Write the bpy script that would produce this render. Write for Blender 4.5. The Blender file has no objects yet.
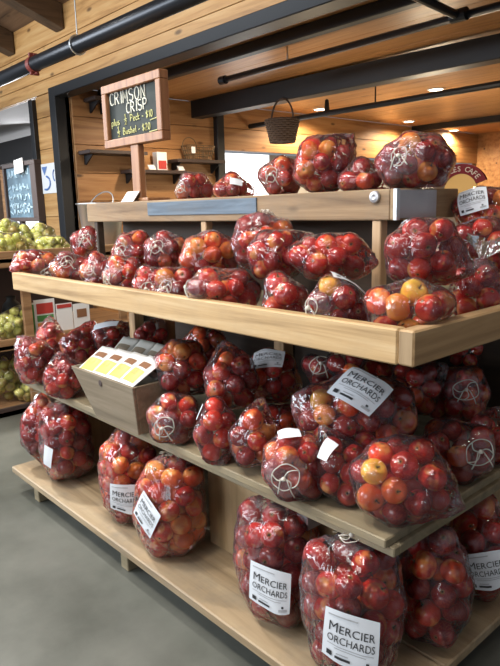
import bpy, bmesh, math, random
import numpy as np
from mathutils import Vector, Matrix

random.seed(7)
RNG = np.random.default_rng(11)
SC = bpy.context.scene
COL = SC.collection

# ------------------------------------------------------------------ camera
YAW, PITCH, ROLL, FPX = -8.44487728e-01, -1.96628205e-01, -2.68688458e-02, 623.61
EYE = np.array([0.0, 0.0, 1.3])
def cam_rot():
    fwd = np.array([math.sin(YAW)*math.cos(PITCH), math.cos(YAW)*math.cos(PITCH), math.sin(PITCH)])
    right = np.array([math.cos(YAW), -math.sin(YAW), 0.0]); up = np.cross(right, fwd)
    c, s = math.cos(ROLL), math.sin(ROLL)
    return np.array([right*c+up*s, -right*s+up*c, fwd])
CM = cam_rot()
def ray(px, py): return CM.T @ np.array([(px-250)/FPX, -(py-333)/FPX, 1.0])
def on(px, py, ax, v):
    d = ray(px, py); i = 'xyz'.index(ax); return EYE + d*((v-EYE[i])/d[i])
def proj(P):
    V = (np.atleast_2d(P)-EYE) @ CM.T
    return np.stack([250+FPX*V[:, 0]/V[:, 2], 333-FPX*V[:, 1]/V[:, 2], V[:, 2]], 1)
cd = bpy.data.cameras.new('camera'); cam = bpy.data.objects.new('camera', cd); COL.objects.link(cam)
cd.sensor_fit = 'HORIZONTAL'; cd.sensor_width = 36; cd.lens = FPX*36/500; cd.clip_end = 100
cam.matrix_world = Matrix(((CM[0][0], CM[1][0], -CM[2][0], EYE[0]), (CM[0][1], CM[1][1], -CM[2][1], EYE[1]),
                           (CM[0][2], CM[1][2], -CM[2][2], EYE[2]), (0, 0, 0, 1)))
SC.camera = cam

# ------------------------------------------------------------------ materials
class N:
    def __init__(s, name):
        s.m = bpy.data.materials.new(name); s.m.use_nodes = True; s.t = s.m.node_tree; s.t.nodes.clear()
        s.out = s.t.nodes.new('ShaderNodeOutputMaterial')
    def n(s, typ, ins=None, **kw):
        nd = s.t.nodes.new('ShaderNode'+typ)
        for k, v in kw.items(): setattr(nd, k, v)
        for k, v in (ins or {}).items():
            if isinstance(v, bpy.types.NodeSocket): s.t.links.new(v, nd.inputs[k])
            else: nd.inputs[k].default_value = v
        return nd
    def ramp(s, fac, stops, interp='LINEAR'):
        nd = s.t.nodes.new('ShaderNodeValToRGB'); cr = nd.color_ramp; cr.interpolation = interp
        while len(cr.elements) < len(stops): cr.elements.new(0.5)
        for e, (p, c) in zip(cr.elements, stops): e.position = p; e.color = (*c, 1) if len(c) == 3 else c
        s.t.links.new(fac, nd.inputs[0]); return nd.outputs[0]
    def mixc(s, f, a, b, bt='MIX'):
        nd = s.t.nodes.new('ShaderNodeMix'); nd.data_type = 'RGBA'; nd.blend_type = bt
        for k, v in ((0, f), (6, a), (7, b)):
            if isinstance(v, bpy.types.NodeSocket): s.t.links.new(v, nd.inputs[k])
            else: nd.inputs[k].default_value = v if k == 0 or len(v) == 4 else (*v, 1)
        return nd.outputs[2]
    def math(s, op, a, b=0.0, clamp=False):
        nd = s.t.nodes.new('ShaderNodeMath'); nd.operation = op; nd.use_clamp = clamp
        for k, v in ((0, a), (1, b)):
            if isinstance(v, bpy.types.NodeSocket): s.t.links.new(v, nd.inputs[k])
            else: nd.inputs[k].default_value = v
        return nd.outputs[0]
    def end(s, sh): s.t.links.new(sh, s.out.inputs[0]); return s.m

def flat(name, col, rough=.6, metal=0., emis=None, es=1.0, spec=.5):
    k = N(name)
    i = {'Base Color': (*col, 1), 'Roughness': rough, 'Metallic': metal, 'Specular IOR Level': spec}
    if emis: i['Emission Color'] = (*emis, 1); i['Emission Strength'] = es
    return k.end(k.n('BsdfPrincipled', i).outputs[0])

def wood(name, dark, mid, light, axis='x', scale=1.0, rough=.6, knots=.5, seed=0.0, grime=0.0):
    """planed timber: grain stretched along one axis, knots, board-scale tone"""
    k = N(name)
    tc = k.n('TexCoord').outputs['Object']
    st = {'x': (.6, 9, 9), 'y': (9, .6, 9), 'z': (9, 9, .6)}[axis]
    mp = k.n('Mapping', {'Vector': tc, 'Scale': tuple(v*scale for v in st), 'Location': (seed, seed*.7, seed*1.3)}).outputs[0]
    g = k.n('TexNoise', {'Vector': mp, 'Scale': 2.2, 'Detail': 6, 'Roughness': .62, 'Distortion': 1.1}).outputs[0]
    fine = k.n('TexNoise', {'Vector': mp, 'Scale': 11, 'Detail': 4, 'Roughness': .7}).outputs[0]
    wv = k.n('TexWave', {'Vector': k.n('Mapping', {'Vector': tc, 'Scale': {'x': (.35, 4, 4), 'y': (4, .35, 4), 'z': (4, 4, .35)}[axis], 'Location': (seed, seed, seed*.4)}).outputs[0],
              'Scale': 1.1*scale, 'Distortion': 9., 'Detail': 3, 'Detail Scale': .8, 'Detail Roughness': .6}, bands_direction={'x': 'Z', 'y': 'Z', 'z': 'X'}[axis]).outputs['Fac']
    g = k.math('ADD', k.math('MULTIPLY', g, .9), k.math('MULTIPLY', wv, .1))
    dark = tuple(v*.8 for v in dark)
    c = k.ramp(g, [(.3, dark), (.5, mid), (.68, light)])
    c = k.mixc(k.math('MULTIPLY', fine, .35), c, dark)
    st2 = {'x': (1.2, 3.2, 3.2), 'y': (3.2, 1.2, 3.2), 'z': (3.2, 3.2, 1.2)}[axis]
    mp2 = k.n('Mapping', {'Vector': tc, 'Scale': tuple(v*scale for v in st2), 'Location': (seed, seed, seed)}).outputs[0]
    vd = k.n('TexVoronoi', {'Vector': mp2, 'Scale': 2.3, 'Randomness': 1.0}).outputs['Distance']
    kn = k.ramp(vd, [(.05, (1, 1, 1)), (.12, (0, 0, 0))])
    c = k.mixc(k.math('MULTIPLY', kn, knots), c, tuple(v*.25 for v in dark))
    if grime:
        gn = k.n('TexNoise', {'Vector': tc, 'Scale': 5.5, 'Detail': 5, 'Roughness': .7}).outputs[0]
        c = k.mixc(k.math('MULTIPLY', k.ramp(gn, [(.45, (0, 0, 0)), (.7, (1, 1, 1))]), grime), c, (.17, .15, .12))
    bp = k.n('Bump', {'Height': fine, 'Strength': .15, 'Distance': .004}).outputs[0]
    return k.end(k.n('BsdfPrincipled', {'Base Color': c, 'Roughness': rough, 'Normal': bp}).outputs[0])

M = {}
M['pine'] = wood('pale_pine', (.36, .22, .09), (.52, .345, .165), (.62, .45, .25), 'x', 1.0, .6, .7, 0., .15)
M['pine_end'] = wood('pine_end_board', (.34, .2, .09), (.46, .29, .14), (.54, .37, .2), 'y', 1.0, .6, .6, 3.)
M['pine_grain_end'] = wood('end_grain', (.26, .17, .09), (.36, .25, .14), (.42, .3, .18), 'z', 1.5, .8, .0)
M['shelf'] = wood('worn_plywood', (.19, .15, .085), (.28, .225, .135), (.35, .29, .185), 'x', .8, .65, .6, 5., .4)
M['shelf_low'] = wood('worn_plank_low', (.24, .165, .09), (.35, .255, .15), (.44, .34, .215), 'x', .8, .6, .5, 9., .5)
M['panel'] = wood('support_panel', (.3, .2, .1), (.4, .28, .15), (.47, .34, .2), 'z', .8, .65, .5, 2.)
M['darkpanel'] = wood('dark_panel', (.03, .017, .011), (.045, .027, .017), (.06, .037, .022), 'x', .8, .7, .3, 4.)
M['box'] = wood('weathered_board', (.17, .1, .05), (.28, .18, .095), (.38, .265, .15), 'x', 1.1, .7, .6, 7., .35)
M['boxend'] = wood('weathered_end', (.2, .13, .07), (.32, .21, .11), (.38, .27, .15), 'y', 1.1, .7, .6, 8., .3)
M['bluepaint'] = wood('worn_blue_paint', (.06, .085, .12), (.09, .13, .18), (.13, .18, .24), 'x', 2.0, .6, .0, 1., .2)
M['crate'] = wood('crate_wood', (.14, .105, .065), (.2, .155, .1), (.26, .205, .14), 'x', 1.2, .7, .5, 6., .2)
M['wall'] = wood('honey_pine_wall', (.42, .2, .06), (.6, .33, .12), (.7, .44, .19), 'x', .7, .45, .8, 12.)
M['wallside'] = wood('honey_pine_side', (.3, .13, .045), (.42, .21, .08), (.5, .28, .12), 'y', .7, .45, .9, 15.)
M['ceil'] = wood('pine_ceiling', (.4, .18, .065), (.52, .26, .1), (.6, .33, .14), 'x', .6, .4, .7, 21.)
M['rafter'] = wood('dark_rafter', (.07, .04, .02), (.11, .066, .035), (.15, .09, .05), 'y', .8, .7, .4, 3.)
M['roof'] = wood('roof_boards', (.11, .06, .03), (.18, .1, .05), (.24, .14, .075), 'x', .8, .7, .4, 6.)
M['signframe'] = wood('sign_frame', (.22, .085, .032), (.31, .14, .06), (.38, .19, .085), 'z', 1.4, .5, .2, 2.)
M['post'] = wood('stand_post', (.36, .22, .11), (.48, .32, .18), (.54, .38, .24), 'z', 1.2, .6, .3, 3.)
M['display'] = wood('display_wood', (.22, .11, .05), (.33, .18, .08), (.4, .24, .12), 'y', 1., .6, .3, 13.)
M['steel'] = flat('black_steel', (.018, .019, .022), .45, .3)
M['pipe'] = flat('black_pipe', (.022, .024, .03), .33, .5)
M['red'] = flat('red_coupling', (.2, .035, .025), .5)
M['silver'] = flat('galvanised', (.55, .57, .58), .35, .9)
M['plate'] = flat('dull_metal_plate', (.42, .42, .44), .38, .7)
M['white'] = flat('white_paper', (.8, .8, .8), .6)
M['labelw'] = flat('bag_label_white', (.74, .77, .82), .4)
M['ink'] = flat('black_ink', (.03, .03, .035), .6)
M['greyink'] = flat('grey_ink', (.42, .43, .45), .6)
M['chalk'] = flat('chalk_white', (.78, .78, .68), .9)
M['chalky'] = flat('chalk_yellow', (.6, .6, .28), .9)
M['chalkblue'] = flat('chalk_blue', (.5, .68, .8), .9)
M['string'] = flat('white_cord', (.62, .57, .5), .6)
M['stem'] = flat('apple_stem', (.1, .06, .025), .8)
M['yellow'] = flat('packet_yellow', (.75, .55, .06), .5)
M['orange'] = flat('print_orange', (.75, .3, .05), .5)
M['brownprint'] = flat('print_brown', (.25, .12, .06), .5)
M['green'] = flat('print_green', (.08, .25, .07), .5)
M['redprint'] = flat('print_red', (.5, .05, .04), .5)
M['bluep'] = flat('print_blue', (.12, .22, .5), .5)
M['signred'] = flat('cafe_sign_red', (.16, .008, .012), .6, spec=.2)
M['signyel'] = flat('cafe_sign_yellow', (.62, .36, .09), .6)
M['cream'] = flat('cream', (.6, .5, .4), .6)
M['darkwood'] = flat('dark_stained_wood', (.055, .035, .03), .5)
M['wicker'] = flat('dark_wicker', (.05, .028, .018), .7)
M['wire'] = flat('rusty_wire', (.2, .14, .08), .5, .6)
M['lamp'] = flat('lamp_disc', (1, .9, .75), .5, 0, (1, .87, .68), 14)
M['window'] = flat('daylight_pane', (.9, .93, 1), .3, 0, (.93, .97, 1), 2.2)
M['greywall'] = flat('grey_plaster', (.35, .34, .34), .8)
M['darkgrey'] = flat('dark_grey_beam', (.08, .08, .085), .7)
M['soil'] = flat('dark_produce', (.02, .022, .02), .5)

k = N('slate_board')
n1 = k.n('TexNoise', {'Vector': k.n('TexCoord').outputs['Object'], 'Scale': 7, 'Detail': 5}).outputs[0]
M['slate'] = k.end(k.n('BsdfPrincipled', {'Base Color': k.ramp(n1, [(.35, (.02, .025, .024)), (.7, (.05, .06, .058))]), 'Roughness': .7, 'Specular IOR Level': .2}).outputs[0])
k = N('blue_slate_board')
n1 = k.n('TexNoise', {'Vector': k.n('TexCoord').outputs['Object'], 'Scale': 9, 'Detail': 5}).outputs[0]
M['slate_blue'] = k.end(k.n('BsdfPrincipled', {'Base Color': k.ramp(n1, [(.35, (.06, .11, .15)), (.7, (.14, .23, .3))]), 'Roughness': .5}).outputs[0])

k = N('sealed_concrete')
tc = k.n('TexCoord').outputs['Object']
n1 = k.n('TexNoise', {'Vector': tc, 'Scale': 1.4, 'Detail': 7, 'Roughness': .65}).outputs[0]
n2 = k.n('TexNoise', {'Vector': tc, 'Scale': 14, 'Detail': 4}).outputs[0]
c = k.ramp(n1, [(.32, (.07, .075, .064)), (.5, (.115, .12, .104)), (.7, (.17, .172, .15))])
c = k.mixc(k.math('MULTIPLY', n2, .3), c, (.08, .08, .068))
M['concrete'] = k.end(k.n('BsdfPrincipled', {'Base Color': c, 'Roughness': k.math('MULTIPLY_ADD', n1, .3), 'Specular IOR Level': .45,
        'Normal': k.n('Bump', {'Height': n2, 'Strength': .06, 'Distance': .01}).outputs[0]}).outputs[0])
for nd in M['concrete'].node_tree.nodes:
    if nd.type == 'MATH' and nd.operation == 'MULTIPLY_ADD': nd.inputs[2].default_value = .25

def apple_mat(name, stops, blush, spot):
    k = N(name)
    co = k.n('Attribute', attribute_name='aco').outputs['Vector']
    rn = k.n('Attribute', attribute_name='arnd').outputs['Fac']
    off = k.n('Combine' + 'XYZ', {0: k.math('MULTIPLY', rn, 37.), 1: k.math('MULTIPLY', rn, 91.), 2: k.math('MULTIPLY', rn, 53.)}).outputs[0]
    v = k.n('VectorMath', {0: co, 1: off}, operation='ADD').outputs[0]
    base = k.ramp(rn, stops)
    sepn = k.n('SeparateXYZ', {0: co})
    mp = k.n('Mapping', {'Vector': v, 'Scale': (5, 5, .7)}).outputs[0]
    streak = k.n('TexNoise', {'Vector': mp, 'Scale': 2.2, 'Detail': 4, 'Roughness': .65}).outputs[0]
    c = k.mixc(k.math('MULTIPLY', k.ramp(streak, [(.42, (0, 0, 0)), (.66, (1, 1, 1))]), .38), base, blush)
    big = k.n('TexNoise', {'Vector': v, 'Scale': .75, 'Detail': 2}).outputs[0]
    thr = k.math('ADD', big, k.math('MULTIPLY', k.math('SUBTRACT', rn, .55), .28))
    patch = k.ramp(thr, [(.57, (0, 0, 0)), (.72, (1, 1, 1))])
    c = k.mixc(k.math('MULTIPLY', patch, .8), c, spot)
    vd = k.n('TexVoronoi', {'Vector': v, 'Scale': 9.}).outputs['Distance']
    c = k.mixc(k.math('MULTIPLY', k.ramp(vd, [(.05, (1, 1, 1)), (.1, (0, 0, 0))]), .2), c, (.75, .45, .2))
    za = k.math('ABSOLUTE', sepn.outputs[2])
    r2 = k.math('SQRT', k.math('ADD', k.math('POWER', sepn.outputs[0], 2.), k.math('POWER', sepn.outputs[1], 2.)))
    hole = k.ramp(r2, [(.08, (1, 1, 1)), (.26, (0, 0, 0))])
    c = k.mixc(k.math('MULTIPLY', hole, .7), c, (.22, .2, .05))
    core = k.ramp(r2, [(.05, (1, 1, 1)), (.12, (0, 0, 0))])
    c = k.mixc(core, c, (.03, .02, .01))
    return k.end(k.n('BsdfPrincipled', {'Base Color': c, 'Roughness': .26, 'Specular IOR Level': .5, 'Coat Weight': .35, 'Coat Roughness': .15}).outputs[0])
M['apple'] = apple_mat('apple_skin', [(0., (.17, .004, .012)), (.3, (.32, .006, .014)), (.55, (.52, .012, .014)), (.75, (.68, .04, .015)), (.9, (.78, .15, .025)), (.95, (.8, .45, .05)), (1., (.85, .62, .08))], (.78, .13, .05), (.88, .42, .1))
M['gapple'] = apple_mat('green_apple_skin', [(0., (.52, .56, .1)), (.5, (.68, .68, .17)), (.8, (.76, .7, .2)), (1., (.8, .58, .14))], (.6, .58, .25), (.62, .42, .16))

def film_mat(name, veil, tint, gl):
    """thin polythene: clear straight on, whiter and glossier edge-on, crinkled"""
    k = N(name)
    tc = k.n('TexCoord').outputs['Object']
    w1 = k.n('TexNoise', {'Vector': k.n('Mapping', {'Vector': tc, 'Scale': (1., 1., .55), 'Rotation': (.5, .3, .2)}).outputs[0], 'Scale': 13, 'Detail': 3, 'Roughness': .5, 'Distortion': 1.8}).outputs[0]
    w2 = k.n('TexVoronoi', {'Vector': tc, 'Scale': 17, 'Randomness': 1.}, feature='DISTANCE_TO_EDGE').outputs[0]
    h = k.math('ADD', w1, k.math('MULTIPLY', k.math('MINIMUM', w2, .25), 1.1))
    bp = k.n('Bump', {'Height': h, 'Strength': 1.0, 'Distance': .011}).outputs[0]
    tr = k.n('BsdfTransparent', {'Color': (*tint, 1)}).outputs[0]
    df = k.n('BsdfDiffuse', {'Color': (.78, .77, .86, 1), 'Normal': bp}).outputs[0]  # violet cast: daylight haze put into the veil colour
    tl = k.n('BsdfTranslucent', {'Color': (.8, .8, .84, 1), 'Normal': bp}).outputs[0]
    vs = k.n('MixShader', {0: .4, 1: df, 2: tl}).outputs[0]
    lw = k.n('LayerWeight', {'Blend': .35, 'Normal': bp}).outputs['Facing']
    vf = k.math('ADD', veil, k.math('MULTIPLY', k.math('POWER', lw, 3.), .25), True)
    a = k.n('MixShader', {0: vf, 1: tr, 2: vs}).outputs[0]
    g = k.n('BsdfGlossy', {'Color': (1, 1, 1, 1), 'Roughness': .065, 'Normal': bp}).outputs[0]
    fr = k.n('Fresnel', {'IOR': 1.5, 'Normal': bp}).outputs[0]
    gf = k.math('MULTIPLY', fr, gl, True)
    return k.end(k.n('MixShader', {0: gf, 1: a, 2: g}).outputs[0])
M['film'] = film_mat('clear_polythene', .02, (.99, .98, .993), 1.0)
M['filmg'] = film_mat('gathered_polythene', .12, (.965, .95, .975), 1.5)

# ------------------------------------------------------------------ mesh helpers
class MB:
    def __init__(s): s.v = []; s.f = []; s.mi = []
    def add(s, vs, fs, mi=0):
        o = len(s.v); s.v += [tuple(map(float, p)) for p in vs]; s.f += [tuple(i+o for i in f) for f in fs]; s.mi += [mi]*len(fs); return s
    def box(s, x0, x1, y0, y1, z0, z1, mi=0):
        return s.hexa([(x0, y0, z0), (x1, y0, z0), (x1, y1, z0), (x0, y1, z0), (x0, y0, z1), (x1, y0, z1), (x1, y1, z1), (x0, y1, z1)], mi)
    def hexa(s, p, mi=0):
        return s.add(p, [(0, 3, 2, 1), (4, 5, 6, 7), (0, 1, 5, 4), (1, 2, 6, 5), (2, 3, 7, 6), (3, 0, 4, 7)], mi)
    def tube(s, pts, r, seg=8, mi=0, closed=False, cap=True):
        P = [np.array(p, float) for p in pts]; n = len(P); rings = []
        rr = r if hasattr(r, '__len__') else [r]*n
        prev = None
        for i in range(n):
            if closed: t = P[(i+1) % n]-P[i-1]
            else: t = P[min(i+1, n-1)]-P[max(i-1, 0)]
            t = t/(np.linalg.norm(t)+1e-12)
            if prev is None:
                a = np.cross(t, (0, 0, 1)); 
                if np.linalg.norm(a) < .1: a = np.cross(t, (1, 0, 0))
            else: a = prev - t*(prev@t)
            a = a/(np.linalg.norm(a)+1e-12); prev = a; b = np.cross(t, a)
            rings.append([P[i]+rr[i]*(a*math.cos(2*math.pi*j/seg)+b*math.sin(2*math.pi*j/seg)) for j in range(seg)])
        vs = [q for rg in rings for q in rg]; fs = []
        for i in range(n if closed else n-1):
            for j in range(seg):
                k2 = (i+1) % n
                fs.append((i*seg+j, i*seg+(j+1) % seg, k2*seg+(j+1) % seg, k2*seg+j))
        if cap and not closed: fs += [tuple(range(seg))[::-1], tuple((n-1)*seg+j for j in range(seg))]
        return s.add(vs, fs, mi)
    def lathe(s, c, prof, seg=24, mi=0, M3=None):
        vs = []; fs = []
        for (r, z) in prof:
            for j in range(seg):
                p = np.array([r*math.cos(2*math.pi*j/seg), r*math.sin(2*math.pi*j/seg), z])
                if M3 is not None: p = M3 @ p
                vs.append(p+np.array(c))
        for i in range(len(prof)-1):
            for j in range(seg):
                fs.append((i*seg+j, i*seg+(j+1) % seg, (i+1)*seg+(j+1) % seg, (i+1)*seg+j))
        return s.add(vs, fs, mi)
    def build(s, name, mats, parent=None, loc=None, smooth=False, bevel=0):
        me = bpy.data.meshes.new(name); me.from_pydata(s.v, [], s.f)
        if not isinstance(mats, (list, tuple)): mats = [mats]
        for m in mats: me.materials.append(m)
        me.polygons.foreach_set('material_index', s.mi)
        me.validate()
        bm = bmesh.new(); bm.from_mesh(me); bmesh.ops.recalc_face_normals(bm, faces=bm.faces)
        if bevel: bmesh.ops.bevel(bm, geom=list(bm.edges), offset=bevel, segments=1, affect='EDGES')
        bm.to_mesh(me); bm.free()
        if smooth: me.polygons.foreach_set('use_smooth', [True]*len(me.polygons))
        o = bpy.data.objects.new(name, me); COL.objects.link(o)
        if parent: o.parent = parent
        if loc is not None: me.transform(Matrix.Translation(-Vector(loc))); o.location = loc
        return o

def tag(o, label, cat, group=None):
    o['label'] = label; o['category'] = cat
    if group: o['group'] = group
    return o
def thing(name, label, cat, group=None):
    o = bpy.data.objects.new(name, None); COL.objects.link(o); o.empty_display_size = .1
    return tag(o, label, cat, group)
def struct(o): o['kind'] = 'structure'; return o
def bx(name, b, mat, parent=None, bevel=.003): return MB().box(*b).build(name, mat, parent, bevel=bevel)

# ================================================================== SETTING
WY = 3.0          # plane of the timber wall behind the stand
struct(MB().box(-16, 4, -5, 12, -.1, 0).build('floor', M['concrete']))
# wall above and beside the openings, planks
def planks_y(name, x0, x1, y, zs, mat, th=.04):
    mb = MB()
    for a, b in zip(zs[:-1], zs[1:]): mb.box(x0, x1, y, y+th, a+.003, b-.003)
    mb.box(x0, x1, y+th*.6, y+th*1.2, zs[0], zs[-1])
    return struct(mb.build(name, mat, bevel=.002))
planks_y('wall_front', -14, 3, WY, [2.526, 2.66, 2.97, 3.28], M['wall'])
planks_y('wall_pier', -6.74, -6.06, WY+.01, [0, .55, .98, 1.27, 1.55, 1.98, 2.3, 2.525], M['wall'])
def planks_x(name, x, y0, y1, zs, mat, th=.04):
    mb = MB()
    for a, b in zip(zs[:-1], zs[1:]): mb.box(x-th, x, y0, y1, a+.003, b-.003)
    mb.box(x-th*1.2, x-th*.6, y0, y1, zs[0], zs[-1])
    return struct(mb.build(name, mat, bevel=.002))
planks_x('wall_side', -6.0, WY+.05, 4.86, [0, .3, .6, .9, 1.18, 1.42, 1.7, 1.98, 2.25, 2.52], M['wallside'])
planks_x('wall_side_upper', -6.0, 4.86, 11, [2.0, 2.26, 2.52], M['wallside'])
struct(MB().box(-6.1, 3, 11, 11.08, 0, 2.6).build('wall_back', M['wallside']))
# dividing wall below the side opening and the daylight window in it
struct(MB().box(-6.05, -6.0, 4.95, 11, 0, .8).build('wall_side_lower', M['greywall']))
wn = struct(MB().box(-6.3, -6.28, 4.9, 6.0, .8, 2.0).build('window_1', M['window']))
struct(MB().box(-6.3, -6.26, 6.0, 11, .8, 2.0).build('wall_side_recess', M['greywall']))
# ceiling of the room behind and roof of the hall
mb = MB()
for i in range(30):
    y = 3.08+i*.27; mb.box(-6.0, 3, y+.002, y+.268, 2.52, 2.56)
struct(mb.build('ceiling', M['ceil'], bevel=.002))
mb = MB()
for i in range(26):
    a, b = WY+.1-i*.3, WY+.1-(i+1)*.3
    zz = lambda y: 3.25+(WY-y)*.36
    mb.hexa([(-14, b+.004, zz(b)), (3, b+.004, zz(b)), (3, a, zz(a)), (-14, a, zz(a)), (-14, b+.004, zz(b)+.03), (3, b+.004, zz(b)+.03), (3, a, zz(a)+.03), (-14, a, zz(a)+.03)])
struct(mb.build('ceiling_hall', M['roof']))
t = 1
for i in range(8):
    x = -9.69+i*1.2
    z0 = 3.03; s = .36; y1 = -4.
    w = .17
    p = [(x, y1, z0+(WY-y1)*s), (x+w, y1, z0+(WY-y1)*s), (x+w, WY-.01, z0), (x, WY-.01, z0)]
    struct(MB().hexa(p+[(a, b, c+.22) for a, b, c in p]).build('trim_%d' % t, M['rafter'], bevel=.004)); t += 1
# black steel header, pole and posts
for b in ((-6.06, 3, WY-.1, WY+.06, 2.43, 2.525), (-6.19, -6.06, WY-.1, WY+.06, 0, 2.525), (-6.83, -6.74, WY-.04, WY+.06, 0, 2.5),
          (-6.03, -5.93, 4.84, 4.95, 0, 2.52), (-6.0, 3, 3.34, 3.42, 2.44, 2.52)):
    struct(MB().box(*b).build('trim_%d' % t, M['steel'], bevel=.006)); t += 1
struct(MB().hexa([(-6.06, 4.52, 2.335), (3, 4.52, 2.265), (3, 4.68, 2.265), (-6.06, 4.68, 2.335), (-6.06, 4.52, 2.53), (3, 4.52, 2.40), (3, 4.68, 2.40), (-6.06, 4.68, 2.53)]).build('trim_%d' % t, M['steel'], bevel=.006)); t += 1
struct(MB().box(-6, 3, 8.9, 9.02, 2.43, 2.52).build('trim_%d' % t, M['steel'])); t += 1
# space seen through the opening at the far left
struct(MB().box(-14, -6.8, 4.2, 4.35, 2.15, 2.5).build('trim_%d' % t, M['darkgrey'], bevel=.005)); t += 1
struct(MB().box(-14, -6.75, WY+.1, 6, 2.62, 2.66).build('ceiling_store', M['greywall']))
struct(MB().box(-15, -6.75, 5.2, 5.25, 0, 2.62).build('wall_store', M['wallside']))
struct(MB().box(-13.2, -7, 5.12, 5.19, .9, 2.35).build('window_2', M['window']))
struct(MB().box(-14, -12.95, 4.9, 5.1, 0, 2.2).build('trim_%d' % t, M['wallside'])); t += 1
# white poster on the pier
ps = thing('poster', 'small white poster with blue swirl on the wood pier between black posts', 'poster')
MB().box(-6.73, -6.35, WY-.006, WY+.008, 1.52, 1.83).build('sheet', M['white'], ps)
mb = MB()
mb.tube([(-6.62+.11*math.cos(a), WY-.008, 1.63+.07*math.sin(a)) for a in np.linspace(-1.9, 1.3, 12)], .011, 6)
mb.tube([(-6.38-.05*math.cos(a), WY-.008, 1.7+.06*math.sin(a)) for a in np.linspace(-1.2, 1.2, 9)], .008, 6)
mb.add([(-6.7, WY-.009, 1.8), (-6.56, WY-.009, 1.8), (-6.64, WY-.009, 1.71)], [(0, 1, 2)])
mb.build('printed_swirl', M['bluep'], ps)

# sprinkler main under the hall roof
pp = thing('pipe', 'large black pipe hung below the hall rafters', 'pipe')
MB().tube([(-9, 2.2, 2.45), (-5.0, 2.2, 2.435), (1, 2.2, 2.40)], .054, 20).build('tube', M['pipe'], pp, smooth=True)
mb = MB(); x0 = -4.9
mb.tube([(x0-.03, 2.2, 2.434), (x0+.03, 2.2, 2.434)], .061, 20)
mb.box(x0-.012, x0+.012, 2.165, 2.235, 2.355, 2.38); mb.box(x0-.012, x0+.012, 2.165, 2.235, 2.488, 2.515)
mb.tube([(x0-.03, 2.2, 2.366), (x0+.05, 2.2, 2.366)], .008, 8); mb.tube([(x0-.03, 2.2, 2.502), (x0+.03, 2.2, 2.502)], .008, 8)
mb.build('coupling', M['red'], pp, bevel=.003)
hx = -4.17
mb = MB(); mb.tube([(hx, 2.2+.06*math.cos(a), 2.43+.06*math.sin(a)) for a in np.linspace(0, 2*math.pi, 20)[:-1]], .008, 6, closed=True)
mb.tube([(hx, 2.2, 2.49), (hx, 2.2, 3.6)], .005, 6)
mb.build('hanger', M['silver'], pp)
# smaller pipes under the inner ceiling
p2 = thing('sprinkler_pipe', 'thin black sprinkler pipe with capped end just behind the header beam', 'pipe')
MB().tube([(-4.39, 3.68, 2.4), (3, 3.64, 2.4)], .025, 12).build('tube', M['pipe'], p2, smooth=True)
MB().tube([(-4.44, 3.68, 2.4), (-4.37, 3.68, 2.4)], .036, 12).build('end_cap', M['pipe'], p2)
MB().tube([(-2.15, 3.64, 2.4), (-2.1, 2.95, 2.41)], .025, 12).build('branch', M['pipe'], p2)
MB().tube([(-2.19, 3.64, 2.4), (-2.09, 3.64, 2.4)], .038, 12).build('joint', M['pipe'], p2)
MB().tube([(-3.62, 3.68, 2.42), (-3.62, 3.68, 2.53)], .008, 6).build('hanger', M['silver'], p2)
p3 = thing('track_rail', 'long black rail running below the lit ceiling behind the hanging basket', 'rail')
MB().tube([(-6.0, 5.42, 2.3), (3, 5.46, 2.3)], .03, 10).build('rail', M['steel'], p3)
MB().tube([(-5.55, 5.42, 2.3), (-5.4, 5.42, 2.3)], .045, 10).build('fitting', M['steel'], p3)
for x in (-4.1,): MB().tube([(x, 5.43, 2.31), (x, 5.43, 2.54)], .008, 6).build('drop_rod', M['steel'], p3)
MB().lathe((-4.75, 5.43, 2.32), [(0.005, .13), (.02, .12), (.03, .02), (.035, 0)], 12).build('lamp_holder', M['steel'], p3)

# recessed lamps
RL = [(-3.95, 6.3, 'nearest the wide black beam'), (-5.58, 6.25, 'above the side wall opening'), (-5.95+.3, 8.3, 'beyond the black rail'), (-5.9, 10.0, 'farthest back near the end wall')]
for x, y, w in RL:
    rl = thing('recessed_light', 'small round recessed ceiling light '+w, 'light', 'recessed lights in the inner ceiling')
    MB().lathe((x, y, 2.512), [(.095, .01), (.095, 0), (.075, -.004), (.07, .004)], 20).build('trim_ring', M['white'], rl)
    MB().lathe((x, y, 2.511), [(.07, 0), (.0, .001)], 20).build('lamp', M['lamp'], rl)

# shelves on the alcove side wall with their goods
def wall_shelf(y0, y1, z, label, d=.24):
    s = thing('wall_shelf', label, 'shelf')
    MB().box(-6.0, -6.0+d, y0, y1, z-.02, z+.015).build('board', M['darkwood'], s, bevel=.003)
    for y in (y0+.06, y1-.06): MB().hexa([(-6, y, z-.12), (-5.98, y, z-.12), (-5.98, y+.015, z-.12), (-6, y+.015, z-.12), (-6, y, z-.02), (-6+d*.8, y, z-.02), (-6+d*.8, y+.015, z-.02), (-6, y+.015, z-.02)]).build('bracket', M['steel'], s)
wall_shelf(3.08, 3.75, 1.9, 'dark wall shelf between the black pole and the sign')
wall_shelf(3.55, 4.28, 1.72, 'low dark wall shelf holding a small box beside the sign', .2)
wall_shelf(4.15, 4.83, 1.845, 'upper dark wall shelf holding the wire basket', .22)
wall_shelf(3.18, 3.42, 2.41, 'short dark shelf tucked under the header beam')
g = thing('gift_box', 'small red and white box on the low wall shelf', 'box')
MB().box(-5.95, -5.86, 3.93, 4.06, 1.737, 1.93).build('carton', M['white'], g, bevel=.003)
MB().box(-5.862, -5.856, 3.945, 4.045, 1.75, 1.84).build('printed_panel', M['redprint'], g)
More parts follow.
